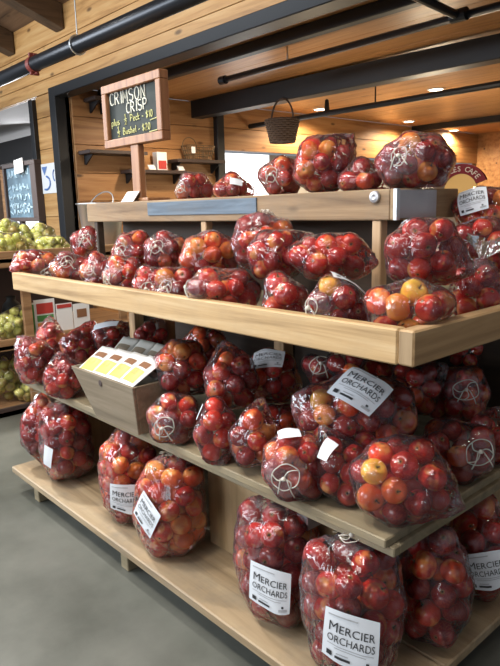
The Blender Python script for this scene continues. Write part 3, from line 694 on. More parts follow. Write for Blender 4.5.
# ================================================================== BAGS OF APPLES
# key, level, centre px, w, h (px), plane, value, tie px, tie style (s string, r ruffle, n none), radius, words that place it
BAGS = [
('A', 'tier', 36, 266, 46, 30, 'y', 1.22, (46, 272), 's', .031, 'lowest at the far left of the upper tray'),
('B', 'tier', 69, 266, 34, 36, 'y', 1.22, (67, 262), 's', .031, 'second from left in the upper tray front row'),
('C', 'tier', 98, 269, 34, 38, 'y', 1.22, (89, 268), 's', .031, 'third from left in the upper tray front row'),
('D', 'tier', 123, 273, 40, 38, 'y', 1.21, (107, 277), 's', .031, 'fourth from left in the upper tray front row'),
('I', 'tier', 150, 279, 30, 33, 'y', 1.20, (146, 289), 's', .031, 'fifth from left in the upper tray front row'),
('J', 'tier', 174, 281, 38, 36, 'y', 1.20, (164, 288), 's', .031, 'sixth from left in the upper tray front row'),
('K', 'tier', 224, 287, 76, 43, 'y', 1.20, (192, 288), 's', .031, 'lying below the tall bag in the upper tray'),
('L', 'tier', 286, 291, 46, 47, 'y', 1.20, (268, 308), 'n', .033, 'with two big apples at the tray front board'),
('P', 'tier', 336, 299, 68, 45, 'y', 1.20, (311, 308), 's', .031, 'with looped cord and flat label in upper tray'),
('Q', 'tier', 411, 304, 92, 52, 'y', 1.21, (412, 300), 'n', .034, 'with a yellow apple at the upper tray corner'),
('E', 'tier', 84, 241, 24, 32, 'y', 1.36, (84, 238), 's', .030, 'standing up left of the ledge in upper tray'),
('F', 'tier', 134, 249, 42, 38, 'y', 1.36, (120, 249), 's', .031, 'first from left stacked below the blue strip'),
('G', 'tier', 165, 249, 42, 41, 'y', 1.36, (157, 247), 's', .031, 'second from left stacked below the blue strip'),
('H', 'tier', 209, 253, 58, 50, 'y', 1.37, (240, 270), 'n', .032, 'with orange apples stacked below the blue strip'),
('M', 'tier', 263, 239, 62, 60, 'y', 1.42, (268, 211), 's', .031, 'standing tallest against the ledge in upper tray'),
('N', 'tier', 277, 253, 60, 50, 'y', 1.33, (305, 240), 'n', .031, 'leaning on the tall bag in the upper tray'),
('O', 'tier', 330, 254, 80, 48, 'y', 1.34, (372, 262), 'n', .032, 'lying left of the ledge post in upper tray'),
('R', 'tier', 423, 249, 72, 68, 'y', 1.34, (462, 268), 'n', .031, 'on top at the tray corner'),
('S', 'tier', 476, 243, 64, 50, 'x', -.93, (520, 270), 'n', .031, 'behind the top corner bag in the upper tray'),
('T', 'tier', 474, 288, 46, 54, 'x', -.83, (490, 276), 'r', .031, 'beside the end board of the upper tray'),
('U', 'tier', 504, 292, 32, 44, 'x', -.84, (489, 312), 's', .030, 'at the right picture edge in upper tray'),
('V', 'tier', 484, 206, 56, 44, 'x', -.98, (520, 200), 'n', .031, 'with a white label behind the ledge end'),
('W1', 'box', 193, 185, 43, 22, 'y', 1.62, (180, 187), 's', .030, 'lying first from left on the top ledge'),
('W2', 'box', 232, 186, 38, 20, 'y', 1.62, (256, 192), 'n', .030, 'lying second from left on the top ledge'),
('Xa', 'box', 281, 174, 44, 38, 'y', 1.63, (272, 175), 's', .031, 'with white cord below the hanging basket'),
('Xb', 'box', 323, 162, 56, 54, 'y', 1.60, (348, 140), 'n', .031, 'piled high in the middle of the top ledge'),
('Xc', 'box', 361, 175, 46, 26, 'y', 1.60, (386, 184), 'n', .030, 'small, between larger bags on the ledge'),
('Xd', 'box', 415, 160, 72, 54, 'y', 1.63, (399, 156), 's', .031, 'at the ledge end by the red sign'),
('M1', 'mid', 38, 362, 36, 50, 'y', 1.20, (24, 345), 'n', .031, 'at the front left end of the middle shelf'),
('M2', 'mid', 54, 340, 30, 40, 'y', 1.34, (50, 322), 'n', .031, 'stacked at the left end of the middle shelf'),
('M3', 'mid', 66, 378, 38, 46, 'y', 1.20, (60, 360), 'n', .031, 'touching the crate at its left on middle shelf'),
('M4', 'mid', 82, 344, 38, 40, 'y', 1.34, (90, 330), 'n', .031, 'with a yellow apple behind the crate left edge'),
('M5', 'mid', 110, 335, 34, 32, 'y', 1.42, (125, 325), 'n', .031, 'in shade behind the crate with a flat label'),
('M5b', 'mid', 150, 335, 34, 28, 'y', 1.45, (160, 325), 'n', .031, 'in deep shade straight behind the crate'),
('M6', 'mid', 181, 366, 52, 54, 'y', 1.24, (205, 385), 'n', .033, 'with orange apples right of the crate'),
('M7', 'mid', 231, 377, 50, 62, 'y', 1.26, (225, 345), 'n', .032, 'upper second from the crate on the middle shelf'),
('M8', 'mid', 176, 421, 50, 54, 'y', 1.16, (163, 428), 's', .033, 'with a cord star beside the crate base'),
('M9', 'mid', 217, 431, 42, 70, 'y', 1.20, (222, 470), 'n', .032, 'stacked two apples wide, second from the crate'),
('M10', 'mid', 254, 441, 44, 72, 'y', 1.20, (262, 400), 'n', .032, 'third from the crate at middle shelf front'),
('M11', 'mid', 271, 373, 50, 54, 'y', 1.45, (296, 390), 'n', .032, 'under a white label in the middle shelf shade'),
('M12', 'mid', 282, 424, 40, 46, 'y', 1.33, (300, 440), 'n', .032, 'half hidden behind the cord star bag'),
('M12b', 'mid', 322, 366, 38, 38, 'y', 1.50, (321, 365), 's', .031, 'with cord in the darkest back of middle shelf'),
('M13', 'mid', 299, 468, 66, 80, 'y', 1.20, (284, 479), 's', .032, 'with a white cord star at middle shelf front'),
('M14', 'mid', 356, 412, 116, 84, 'y', 1.33, (302, 400), 'n', .034, 'with the big tilted label on the middle shelf'),
('M15', 'mid', 341, 473, 50, 72, 'y', 1.22, (328, 440), 'n', .031, 'below the tilted label, left of corner bag'),
('M16', 'mid', 398, 485, 90, 100, 'y', 1.23, (446, 500), 'n', .034, 'at the middle shelf corner'),
('M23', 'mid', 205, 342, 44, 38, 'y', 1.5, (205, 330), 'n', .031, 'in deep shade right behind orange apples'),
('M24', 'mid', 346, 366, 36, 34, 'y', 1.5, (346, 350), 'n', .031, 'in deep shade above the big label'),
('M21', 'mid', 415, 385, 46, 54, 'x', -1.12, (440, 370), 'n', .032, 'in shade behind the big tilted label'),
('M25', 'mid', 470, 350, 40, 36, 'x', -1.2, (470, 330), 'n', .031, 'in deep shade below the far end board'),
('M22', 'mid', 385, 372, 40, 40, 'x', -1.3, (440, 370), 'n', .032, 'deepest in shade below the tray corner'),
('M17', 'mid', 455, 390, 60, 56, 'x', -1.05, (466, 390), 's', .032, 'tied with cord under the tray end board'),
('M18', 'mid', 456, 452, 66, 72, 'x', -.90, (480, 452), 's', .033, 'with trailing cord at the middle shelf end'),
('M19', 'mid', 491, 437, 38, 62, 'x', -.88, (500, 410), 'n', .031, 'beyond the trailing cord at the shelf end'),
('M20', 'mid', 502, 382, 36, 50, 'x', -1.02, (500, 360), 'n', .031, 'highest at the far shelf end'),
('B1', 'bot', 44, 431, 36, 78, 'y', 1.12, (44, 393), 'r', .036, 'at the far left end of the bottom shelf'),
('B2', 'bot', 70, 443, 58, 88, 'y', 1.09, (66, 399), 'r', .036, 'second from left on the bottom shelf'),
('B3', 'bot', 132, 479, 62, 96, 'y', 1.12, (129, 433), 'r', .036, 'below the wooden crate on the bottom shelf'),
('B4', 'bot', 174, 511, 80, 110, 'y', 1.10, (176, 458), 'r', .037, 'with side label, fourth on the bottom shelf'),
('B5', 'bot', 279, 564, 86, 140, 'y', 1.115, (276, 498), 'r', .037, 'with square label, fifth on the bottom shelf'),
('B6', 'bot', 352, 610, 96, 160, 'y', 1.10, (347, 536), 'c', .037, 'largest at the bottom shelf corner'),
('B7', 'bot', 432, 590, 68, 132, 'x', -.86, (430, 524), 'r', .037, 'round the corner on the bottom shelf end'),
('B8', 'bot', 476, 554, 58, 112, 'x', -.87, (478, 500), 'r', .037, 'with a slanted label at bottom shelf end'),
('g1', 'gtop', 9, 248, 34, 30, 'x', -4.12, (20, 246), 'n', .034, 'first from left at the display top front'),
('g2', 'gtop', 52, 248, 42, 20, 'x', -4.12, (62, 242), 'n', .034, 'lying lowest nearest the tall black pole'),
('g3', 'gtop', 42, 236, 24, 26, 'x', -4.35, (46, 228), 'n', .034, 'upright at the back below the black post'),
('g4', 'gtop', 25, 237, 22, 24, 'x', -4.4, (24, 230), 'n', .034, 'upright below the blue chalkboard post'),
('g5', 'gtop', 7, 231, 24, 24, 'x', -4.45, (10, 222), 'n', .034, 'at the back under the blue chalkboard'),
('g6', 'gtop', 28, 249, 20, 16, 'x', -4.15, (26, 244), 'n', .034, 'small, in the middle of the display top'),
('g7', 'gmid', 14, 323, 34, 30, 'x', -4.16, (24, 308), 'n', .034, 'big and round on the display middle shelf'),
('g9', 'glow', 6, 383, 18, 52, 'x', -4.2, (4, 356), 'n', .034, 'tall, at the left of the low display shelf'),
('g10', 'glow', 18, 364, 16, 30, 'x', -4.5, (18, 348), 'n', .031, 'at the back of the low display shelf'),
('g11', 'glow', 27, 392, 26, 24, 'x', -4.15, (28, 380), 'n', .034, 'nearest the stand on the low display shelf'),
]
BZ = dict(FLOORZ); BZ.update(GZ)
def fib(n):
    i = np.arange(n)+.5; ph = np.arccos(1-2*i/n); th = math.pi*(1+5**.5)*i
    return np.stack([np.cos(th)*np.sin(ph), np.sin(th)*np.sin(ph), np.cos(ph)], 1)
class Bag: pass
bags = []
P_all = []; R_all = []; K_all = []
for i, (key, lev, cx, cy, w, h, ax, v, tie, sty, r, where) in enumerate(BAGS):
    b = Bag(); b.key, b.lev, b.tie, b.sty, b.r, b.where = key, lev, tie, sty, r, where
    b.green = key[0] == 'g'
    c = on(cx, cy, ax, v); dv = c-EYE; D = np.linalg.norm(dv); e = math.asin(-dv[2]/D)
    W, Ha = w*D/FPX, h*D/FPX
    up = lev == 'bot'
    d = min(.2, max(.13, (.8 if up else 1.0)*min(W, Ha*1.15)))
    if b.green: d = min(.22, max(.12, W*.9))
    if key == 'M14': d = .22
    hh = math.sqrt(max((Ha/math.cos(e))**2-(d*math.tan(e))**2, (2.05*r)**2))
    top, bot = c[2]+hh/2, c[2]-hh/2; fz = BZ[lev]
    if lev in ('mid', 'bot') and bot < fz+.045:
        tb = ray(cx, cy+h/2); q0 = EYE+tb*((fz-EYE[2])/tb[2])
        f0 = np.array([dv[0], dv[1]])/np.hypot(dv[0], dv[1]); q1 = q0[:2]+f0*d*.40
        sc_ = np.hypot(*q1)/np.hypot(dv[0], dv[1]); W *= sc_
        tt_ = ray(cx, cy-h/2); tt_ = tt_*(np.hypot(*q1)+.0*d)/np.hypot(tt_[0], tt_[1])
        top = EYE[2]+tt_[2]; bot = fz+.002; c = np.array([q1[0], q1[1], 0])
    elif bot < fz+.05 and not (lev in ('tier', 'mid') and bot > fz+.045):
        bot = fz+.002
    if top-bot < 2.05*r: top = bot+2.05*r
    if lev == 'bot': top = min(top, .121+.40)
    c = np.array([c[0], c[1], (top+bot)/2]); hh = top-bot
    f = np.array([dv[0], dv[1], 0]); f /= np.linalg.norm(f); rt = np.array([f[1], -f[0], 0])
    if up:   # upright bags stand square to the shelf edge
        f = np.array([0., 1, 0]) if ax == 'y' else np.array([-1., 0, 0]); rt = np.array([f[1], -f[0], 0])
        W = W*.87
    b.c, b.R, b.ax, b.p = c, np.array([rt, f, [0, 0, 1]]), np.array([W, d, hh])/2, (5. if up else 2.7)
    if key in ('B4', ):   # leans a little to the right
        a_ = math.radians(13); lean = np.array([[math.cos(a_), 0, math.sin(a_)], [0, 1, 0], [-math.sin(a_), 0, math.cos(a_)]]); b.R = b.R @ lean.T
    vol = W*d*hh*(.72 if up else .6)
    n = max(4, int(vol*(.62 if up else .60)/(4.19*r**3)))
    if key in ('Q', 'L'): n = max(4, int(n*.9))
    q = RNG.normal(size=(n, 3)); q /= np.linalg.norm(q, axis=1)[:, None]; q *= RNG.random((n, 1))**.33
    P = c+(q*np.maximum(b.ax-r, .004)) @ b.R
    b.i0 = len(K_all); P_all += list(P); K_all += [i]*n; R_all += list(r*RNG.uniform(.93, 1.05, n)); b.i1 = len(K_all)
    bags.append(b)
P = np.array(P_all); RR = np.array(R_all); KK = np.array(K_all)
# solid boards the apples must stay out of
OB = [(TX0, TX1, TY0, TY0+.035, .955, 1.041), (TX1-.04, TX1, TY0, TY1, .955, 1.041), (TX0, TX0+.035, TY0, TY1, .955, 1.041), (TX0, TX1, TY0, TY1, .90, .985),
      (LX0, LX1, LY0, LY1, 1.257, 1.345), (-2.94, -.777, 1.105, 2.22, .48, .537), (-2.9, -.736, 1.0, 2.3, .02, .121),
      (-2.24, -2.0, 1.25, 1.35, .121, .5), (-1.655, -.98, 1.25, 1.35, .121, .5), (-1.06, -.98, 1.27, 2.08, .121, .5),
      (cx0+.02, cx1+.004, cy0, cy1, .537, .745), (GX-1, GX, GY0, GY1, .98, 1.03), (GX-1, GX+.02, GY0, GY1, .43, .475), (GX-1, GX, GY0, GY1, -.1, .035), (-2.8, -1.4, 1.69, 1.71, .537, .95)]
for x in (379, 207): 
    xx = on(x, 245, 'y', LY0+.02)[0]; OB.append((xx-.018, xx+.018, LY0, LY0+.04, .985, 1.257))
OB = np.array(OB)
BC = np.array([b.c for b in bags]); BRt = np.array([b.R for b in bags]); BA = np.array([b.ax for b in bags]); BP = np.array([b.p for b in bags])
for it in range(160):
    if it % 8 == 0:
        D2 = ((P[:, None, :]-P[None])**2).sum(2); I, J = np.where(np.triu(D2 < (.105)**2, 1))
    dv = P[I]-P[J]; dl = np.linalg.norm(dv, axis=1)+1e-9
    need = (RR[I]+RR[J])*np.where(KK[I] == KK[J], .985, 1.03)+np.where(KK[I] == KK[J], 0, .002)
    ov = np.maximum(need-dl, 0)*.42; mv = dv/dl[:, None]*ov[:, None]
    np.add.at(P, I, mv); np.add.at(P, J, -mv)
    # stay inside the bag
    L = np.einsum('nij,nj->ni', BRt[KK], P-BC[KK]); A_ = np.maximum(BA[KK]-RR[:, None], .003)
    nr = ((np.abs(L/A_)**BP[KK][:, None]).sum(1))**(1/BP[KK])
    s = np.where(nr > 1, 1+(1/np.maximum(nr, 1e-6)-1)*(.45 if it < 120 else .2), 1.)
    P = BC[KK]+np.einsum('nij,ni->nj', BRt[KK], L*s[:, None])
    P[:, 2] -= np.where(BP[KK] > 4, .0001, .0006)
    for o in OB:
        q = np.clip(P, o[[0, 2, 4]], o[[1, 3, 5]]); dv = P-q; dl = np.linalg.norm(dv, axis=1)
        near = (dl < RR) & (dl > 1e-6)
        P[near] += dv[near]/dl[near][:, None]*(RR[near]-dl[near]+.001)[:, None]
        ins = dl <= 1e-6
        if ins.any(): P[ins] += (BC[KK[ins]]-P[ins])*.3
# ---------------------------------------------------------------- which apples show: coarse z-buffer
gx, gy_ = np.meshgrid(np.arange(1, 500, 2), np.arange(1, 666, 2)); H_, W_ = gx.shape
rays = np.stack([(gx-250)/FPX, -(gy_-333)/FPX, np.ones_like(gx, float)], -1) @ CM
rn_ = np.linalg.norm(rays, axis=-1); rays = rays/rn_[..., None]
zb = np.full((H_, W_), 1e9); ib = np.full((H_, W_), -1)
for o in list(OB):
    with np.errstate(divide='ignore', invalid='ignore'):
        t1 = (o[[0, 2, 4]]-EYE)/rays; t2 = (o[[1, 3, 5]]-EYE)/rays
    tn = np.minimum(t1, t2).max(-1); tf = np.maximum(t1, t2).min(-1)
    zb = np.where((tn < tf) & (tn > 0) & (tn < zb), tn, zb)
PX = proj(P)
for i in range(len(P)):
    x, y, dep = PX[i]; rp = RR[i]*FPX/dep*1.15+2
    x0, x1 = max(0, int((x-rp)/2)), min(W_, int((x+rp)/2)+1); y0, y1 = max(0, int((y-rp)/2)), min(H_, int((y+rp)/2)+1)
    if x0 >= x1 or y0 >= y1: continue
    rr = rays[y0:y1, x0:x1]; oc = P[i]-EYE; bq = rr @ oc; disc = bq**2-(oc@oc-RR[i]**2)
    tt = np.where(disc > 0, bq-np.sqrt(np.maximum(disc, 0)), 1e9)
    m = tt < zb[y0:y1, x0:x1]
    zb[y0:y1, x0:x1][m] = tt[m]; ib[y0:y1, x0:x1][m] = i
vis = np.bincount(ib[ib >= 0], minlength=len(P))
# ---------------------------------------------------------------- colours
hue = RNG.random(len(P))*.9
for i in range(len(P)):
    if bags[KK[i]].green: hue[i] = RNG.random()*.95
    elif bags[KK[i]].key in ('H', 'B3', 'M6', 'B4') and RNG.random() < .45: hue[i] = RNG.uniform(.7, .9)
    elif bags[KK[i]].key in ('R', 'S', 'T', 'O', 'N') : hue[i] = RNG.uniform(.1, .74)
marks = {}
for (x, y, hv) in ((423, 284, 1.), (368, 466, .965), (322, 388, .96), (79, 346, .99), (405, 324, .94), (320, 285, .95), (168, 350, .92), (180, 345, .91), (200, 245, .93), (225, 243, .93),
                   (260, 428, .92), (330, 144, .9), (310, 160, .88), (413, 143, .92), (425, 165, .9), (400, 300, .9), (498, 195, .92), (135, 465, .9), (150, 460, .92), (372, 505, .88), (390, 490, .86)):
    iy, ix = min(H_-1, int(y/2)), min(W_-1, int(x/2))
    best = ib[iy, ix]
    if best < 0 or bags[KK[best]].green: continue
    hue[best] = hv
    if hv > .935: marks[best] = 1
def colour_word(i):
    h = hue[i]
    if bags[KK[i]].green: return 'green' if h < .75 else 'yellow-green'
    return 'dark red' if h < .38 else 'bright red' if h < .76 else 'orange-red' if h < .935 else 'yellow'
# ---------------------------------------------------------------- apple meshes
def apple_verts(nu, nv):
    vs = []; co = []
    for j in range(nv+1):
        t = math.pi*j/nv
        for i in range(nu):
            a = 2*math.pi*i/nu
            r = math.sin(t)**.92 if 0 < t < math.pi else 0
            z = math.cos(t)
            rad = r*(1+.035*math.cos(5*a)*max(0, -z))
            z2 = z*.9
            dip = math.exp(-(r/.3)**2)
            z2 -= (.2 if z > 0 else -.13)*dip
            rad *= 1+.05*z
            vs.append((rad*math.cos(a), rad*math.sin(a), z2)); co.append((r*math.cos(a), r*math.sin(a), z))
    fs = [(j*nu+i, j*nu+(i+1) % nu, (j+1)*nu+(i+1) % nu, (j+1)*nu+i) for j in range(nv) for i in range(nu)]
    return np.array(vs), np.array(co), [f[::-1] for f in fs]
def set_attrs(me, co, rn):
    a = me.attributes.new('aco', 'FLOAT_VECTOR', 'POINT'); a.data.foreach_set('vector', np.asarray(co, np.float32).ravel())
    a = me.attributes.new('arnd', 'FLOAT', 'POINT'); a.data.foreach_set('value', np.asarray(rn, np.float32))
    me.polygons.foreach_set('use_smooth', [True]*len(me.polygons))
AV, AC, AF = apple_verts(22, 14); LV, LC, LF = apple_verts(12, 8)
_am = {}
def apple_mesh(h, green):
    q = (round(h*24)/24, green)
    if q not in _am:
        me = bpy.data.meshes.new('green_apple' if green else 'red_apple'); me.from_pydata(AV.tolist(), [], AF)
        set_attrs(me, AC, np.full(len(AV), q[0])); me.materials.append(M['gapple' if green else 'apple']); _am[q] = me
    return _am[q]
def rand_rot(up=None):
    q = RNG.normal(size=4); q /= np.linalg.norm(q); w, x, y, z = q
    return np.array([[1-2*(y*y+z*z), 2*(x*y-z*w), 2*(x*z+y*w)], [2*(x*y+z*w), 1-2*(x*x+z*z), 2*(y*z-x*w)], [2*(x*z-y*w), 2*(y*z+x*w), 1-2*(x*x+y*y)]])
ROTS = [rand_rot() for _ in range(len(P))]
order = [i for i in np.argsort(-vis) if vis[i] > 1 and not bags[KK[i]].green][:298]
indiv = set(order) | {i for i in range(len(P)) if bags[KK[i]].green and vis[i] > 0}
# place words inside each bag
rows = {}
for k, b in enumerate(bags):
    ids = [i for i in range(b.i0, b.i1) if i in indiv]
    if not ids: continue
    xs, ys = PX[ids, 0], PX[ids, 1]; dx = max(xs.max()-xs.min(), 1); dy = max(ys.max()-ys.min(), 1)
    for i, x, y in zip(ids, xs, ys):
        cx_ = (x-xs.min())/dx; cy_ = (y-ys.min())/dy
        v = 'top' if cy_ < .18 else 'upper' if cy_ < .42 else 'lower' if .62 < cy_ <= .84 else 'bottom' if cy_ > .84 else 'middle'
        hw = 'left' if cx_ < .34 else 'right' if cx_ > .66 else 'centre'
        if len(ids) == 1: rows[i] = 'visible'
        elif len(ids) < 4: rows[i] = hw
        else: rows[i] = v+' '+hw
    for i in ids: rows[i] = '%s apple, %s, in bag %s' % (colour_word(i), rows[i], b.where)
stem_mesh = MB().tube([(0, 0, .66), (.03, .0, .85), (.1, .02, 1.02)], [.045, .04, .055], 6).build('stem', M['stem'])
sm_ = stem_mesh.data; bpy.data.objects.remove(stem_mesh)
for i in sorted(indiv, key=lambda i: -vis[i]):
    b = bags[KK[i]]
    nm = 'green_apple' if b.green else ('yellow_apple' if hue[i] > .935 else 'red_apple')
    o = bpy.data.objects.new(nm, apple_mesh(hue[i], b.green)); COL.objects.link(o)
    m = np.eye(4); m[:3, :3] = ROTS[i]*RR[i]*.97; m[:3, 3] = P[i]; o.matrix_world = Matrix(m.tolist())
    tag(o, rows[i], 'apple', ('green' if b.green else 'red')+' apples in the bag '+b.where)
    ax = ROTS[i][:, 2]
    if not b.green and vis[i] > 25 and ax @ (EYE-P[i]) > 0:
        st = bpy.data.objects.new('stem', sm_); COL.objects.link(st); st.parent = o
rest = [i for i in range(len(P)) if i not in indiv]
def heap(name, ids, mat, label, cat):
    vs = []; fs = []; co = []; rn = []
    for n_, i in enumerate(ids):
        vs.append(LV @ (ROTS[i].T*RR[i]*.96)+P[i]); co.append(LC); rn.append(np.full(len(LV), hue[i])); o = n_*len(LV)
        fs += [tuple(q+o for q in f) for f in LF]
    me = bpy.data.meshes.new(name); me.from_pydata(np.concatenate(vs).tolist(), [], fs)
    set_attrs(me, np.concatenate(co), np.concatenate(rn)); me.materials.append(mat)
    o = bpy.data.objects.new(name, me); COL.objects.link(o); tag(o, label, cat); o['kind'] = 'stuff'; return o
heap('red_apples', [i for i in rest if not bags[KK[i]].green], M['apple'], 'remaining red apples packed deeper inside the clear bags on the stand', 'apples')
heap('green_apples', [i for i in rest if bags[KK[i]].green], M['gapple'], 'remaining green apples packed deeper inside the display bags', 'apples')

# ---------------------------------------------------------------- the films
bm = bmesh.new(); bmesh.ops.create_icosphere(bm, subdivisions=5, radius=1)
bm.verts.ensure_lookup_table()
SD = np.array([v.co[:] for v in bm.verts]); SD /= np.linalg.norm(SD, axis=1)[:, None]
SF = [tuple(v.index for v in f.verts) for f in bm.faces]; SE = np.array([[e.verts[0].index, e.verts[1].index] for e in bm.edges]); bm.free()
DEG = np.bincount(SE.ravel(), minlength=len(SD)).astype(float)
def smooth(r, n):
    for _ in range(n):
        s = np.zeros_like(r); np.add.at(s, SE[:, 0], r[SE[:, 1]]); np.add.at(s, SE[:, 1], r[SE[:, 0]]); r = .4*r+.6*s/DEG
    return r
NN = fib(900)
def make_radial(b):
    ids = range(b.i0, b.i1); Q = P[b.i0:b.i1]; rr = RR[b.i0:b.i1]+.0035
    b.o = Q.mean(0); b.Q = Q-b.o; b.rr = rr
    pts = b.Q; rad = rr
    h = (NN @ pts.T+rad).max(1)
    # direction of the tie: where the sight line through it meets the bag
    T = ray(*b.tie); T /= np.linalg.norm(T); oc = b.o-EYE
    tt = T @ oc; miss = np.linalg.norm(EYE+T*tt-b.o); 
    rad0 = (h.mean())
    q = EYE+T*(tt-math.sqrt(max(rad0**2-miss**2, 0)))-b.o
    flare = b.sty == 'n' and miss > .85*rad0
    if flare: q = EYE+T*tt-b.o
    elif b.sty == 'n': q = T*np.array([1, 1, .2])+np.array([0, 0, -.25])
    if b.sty in 'rc': q = np.array([q[0]*.35, q[1]*.35+.01, abs(h.max())])
    b.t = q/np.linalg.norm(q)
    tip = None
    if b.sty in 'rcn':
        k0 = (NN @ b.t).argmax(); tip = b.t*(h[k0]+(.010 if b.sty in 'rc' else .03 if flare else .012))
        h = np.maximum(h, NN @ tip+.012)
    b.h = h; b.tip = tip
    def radial(D):
        dn = D @ NN.T
        return np.where(dn > .12, h/np.maximum(dn, .12), 1e9).min(1)
    b.radial = radial
def film(b):
    make_radial(b)
    hull = b.radial(SD)
    bq = SD @ b.Q.T; disc = bq**2-((b.Q**2).sum(1)-b.rr**2)
    star = np.where(disc > 0, bq+np.sqrt(np.maximum(disc, 0)), 0).max(1)
    star = np.maximum(star, .72*hull)
    star = smooth(star, 6)
    r = np.maximum(.8*hull+.2*np.minimum(star, hull), np.minimum(star, hull)*.995)
    seed = RNG.uniform(0, 6.28, 6)
    # pleats running out from the tie
    t = b.t; u = np.cross(t, (0, 0, 1)); u = u if np.linalg.norm(u) > .1 else np.cross(t, (1, 0, 0)); u /= np.linalg.norm(u); w = np.cross(t, u)
    th = np.arccos(np.clip(SD @ t, -1, 1)); phi = np.arctan2(SD @ w, SD @ u)
    pl = np.cos(11*phi+seed[0])*.5+np.cos(17*phi+seed[1]+2*th)*.35+np.cos(7*phi+seed[2])*.35
    fade = np.exp(-(th/.75)**2)*np.minimum(1, th/.25)
    r = r*(1+(.035 if b.sty == 's' else .06)*pl*fade)
    # slack folds
    fold = np.sin(SD @ np.array([9, 4, 3])+seed[3]+2.2*np.sin(SD @ np.array([3, 7, -5])+seed[4]))*np.sin(SD @ np.array([-5, 6, 8])+seed[5])
    r = r*(1+.012*np.maximum(fold, -.3)+.009*np.sin(SD @ np.array([15, -14, 19])+seed[1]+3*np.sin(SD @ np.array([8, 9, -7]))))
    if b.sty == 's':
        r = r*(1-.10*np.exp(-(th/.14)**2))
    V = b.o+SD*r[:, None]
    fz = BZ[b.lev]+.0015
    V[:, 2] = np.maximum(V[:, 2], fz)
    if b.lev == 'bot': V[:, 2] = np.where(V[:, 1] > 1.1, np.minimum(V[:, 2], .486), V[:, 2])
    if b.lev == 'tier': V[:, 1] = np.maximum(V[:, 1], np.where(V[:, 2] < 1.04, TY0+.037, -9))
    for q in OB:
        lo, hi = q[[0, 2, 4]], q[[1, 3, 5]]
        ins = ((V > lo) & (V < hi)).all(1)
        if not ins.any(): continue
        best = None
        for a_ in range(3):
            for side, val in ((0, lo[a_]-.0012), (1, hi[a_]+.0012)):
                outside = b.c[a_] < lo[a_] if side == 0 else b.c[a_] > hi[a_]
                if outside:
                    dd = np.abs(V[ins, a_]-val).mean()
                    if best is None or dd < best[0]: best = (dd, a_, val)
        if best: V[ins, best[1]] = best[2]
    mi = [1 if min(th[f[0]], th[f[1]], th[f[2]]) < (.62 if b.sty == 's' else .42 if b.sty in 'rc' else .22) else 0 for f in SF]
    mb = MB(); mb.add(V, SF); mb.mi = mi
    tip = b.o+t*(b.radial(t[None])[0])
    b.tippos = tip
    # gathered ruffle of plastic beyond the tie
    if b.sty in 'rc':
        L = .045 if b.sty in 'rc' else .02; vs = []; nr = 7; ns = 40
        for i in range(nr):
            f = i/(nr-1); rad = .010+.034*f**1.2*(1 if b.sty in 'rc' else .6)
            for j in range(ns):
                a = 2*math.pi*j/ns; rp = rad*(1+.33*f*math.cos(7*a+seed[0])+.2*f*math.cos(12*a+seed[1]))
                hgt = L*f*(1+.22*math.cos(3*a+seed[2]))-.012
                p = tip+t*hgt+(u*math.cos(a)+w*math.sin(a))*rp
                if b.lev == 'bot': p[2] = min(p[2], .486)
                p[2] = max(p[2], fz)
                vs.append(p)
        fs = [(i*ns+j, i*ns+(j+1) % ns, (i+1)*ns+(j+1) % ns, (i+1)*ns+j) for i in range(nr-1) for j in range(ns)]
        mb.add(vs, fs, 1)
    me = bpy.data.meshes.new('apple_bag'); me.from_pydata(mb.v, [], mb.f)
    me.materials.append(M['film']); me.materials.append(M['filmg'])
    me.polygons.foreach_set('material_index', mb.mi); me.polygons.foreach_set('use_smooth', [True]*len(me.polygons))
    base = np.array([b.o[0], b.o[1], V[:, 2].min()])
    me.transform(Matrix.Translation(-Vector(base)))
    o = bpy.data.objects.new('apple_bag', me); COL.objects.link(o); o.location = base
    b.obj = o; b.base = base
    tag(o, 'clear plastic bag of %s apples %s' % ('green' if b.green else 'red', b.where), 'bag of apples', 'bags of green apples' if b.green else 'bags of red apples')
    b.u, b.w = u, w
def drop(p, b, off):     # nearest outward point of the bag skin
    d = p-b.o; d = d/np.linalg.norm(d); return b.o+d*(b.radial(d[None])[0]+off)
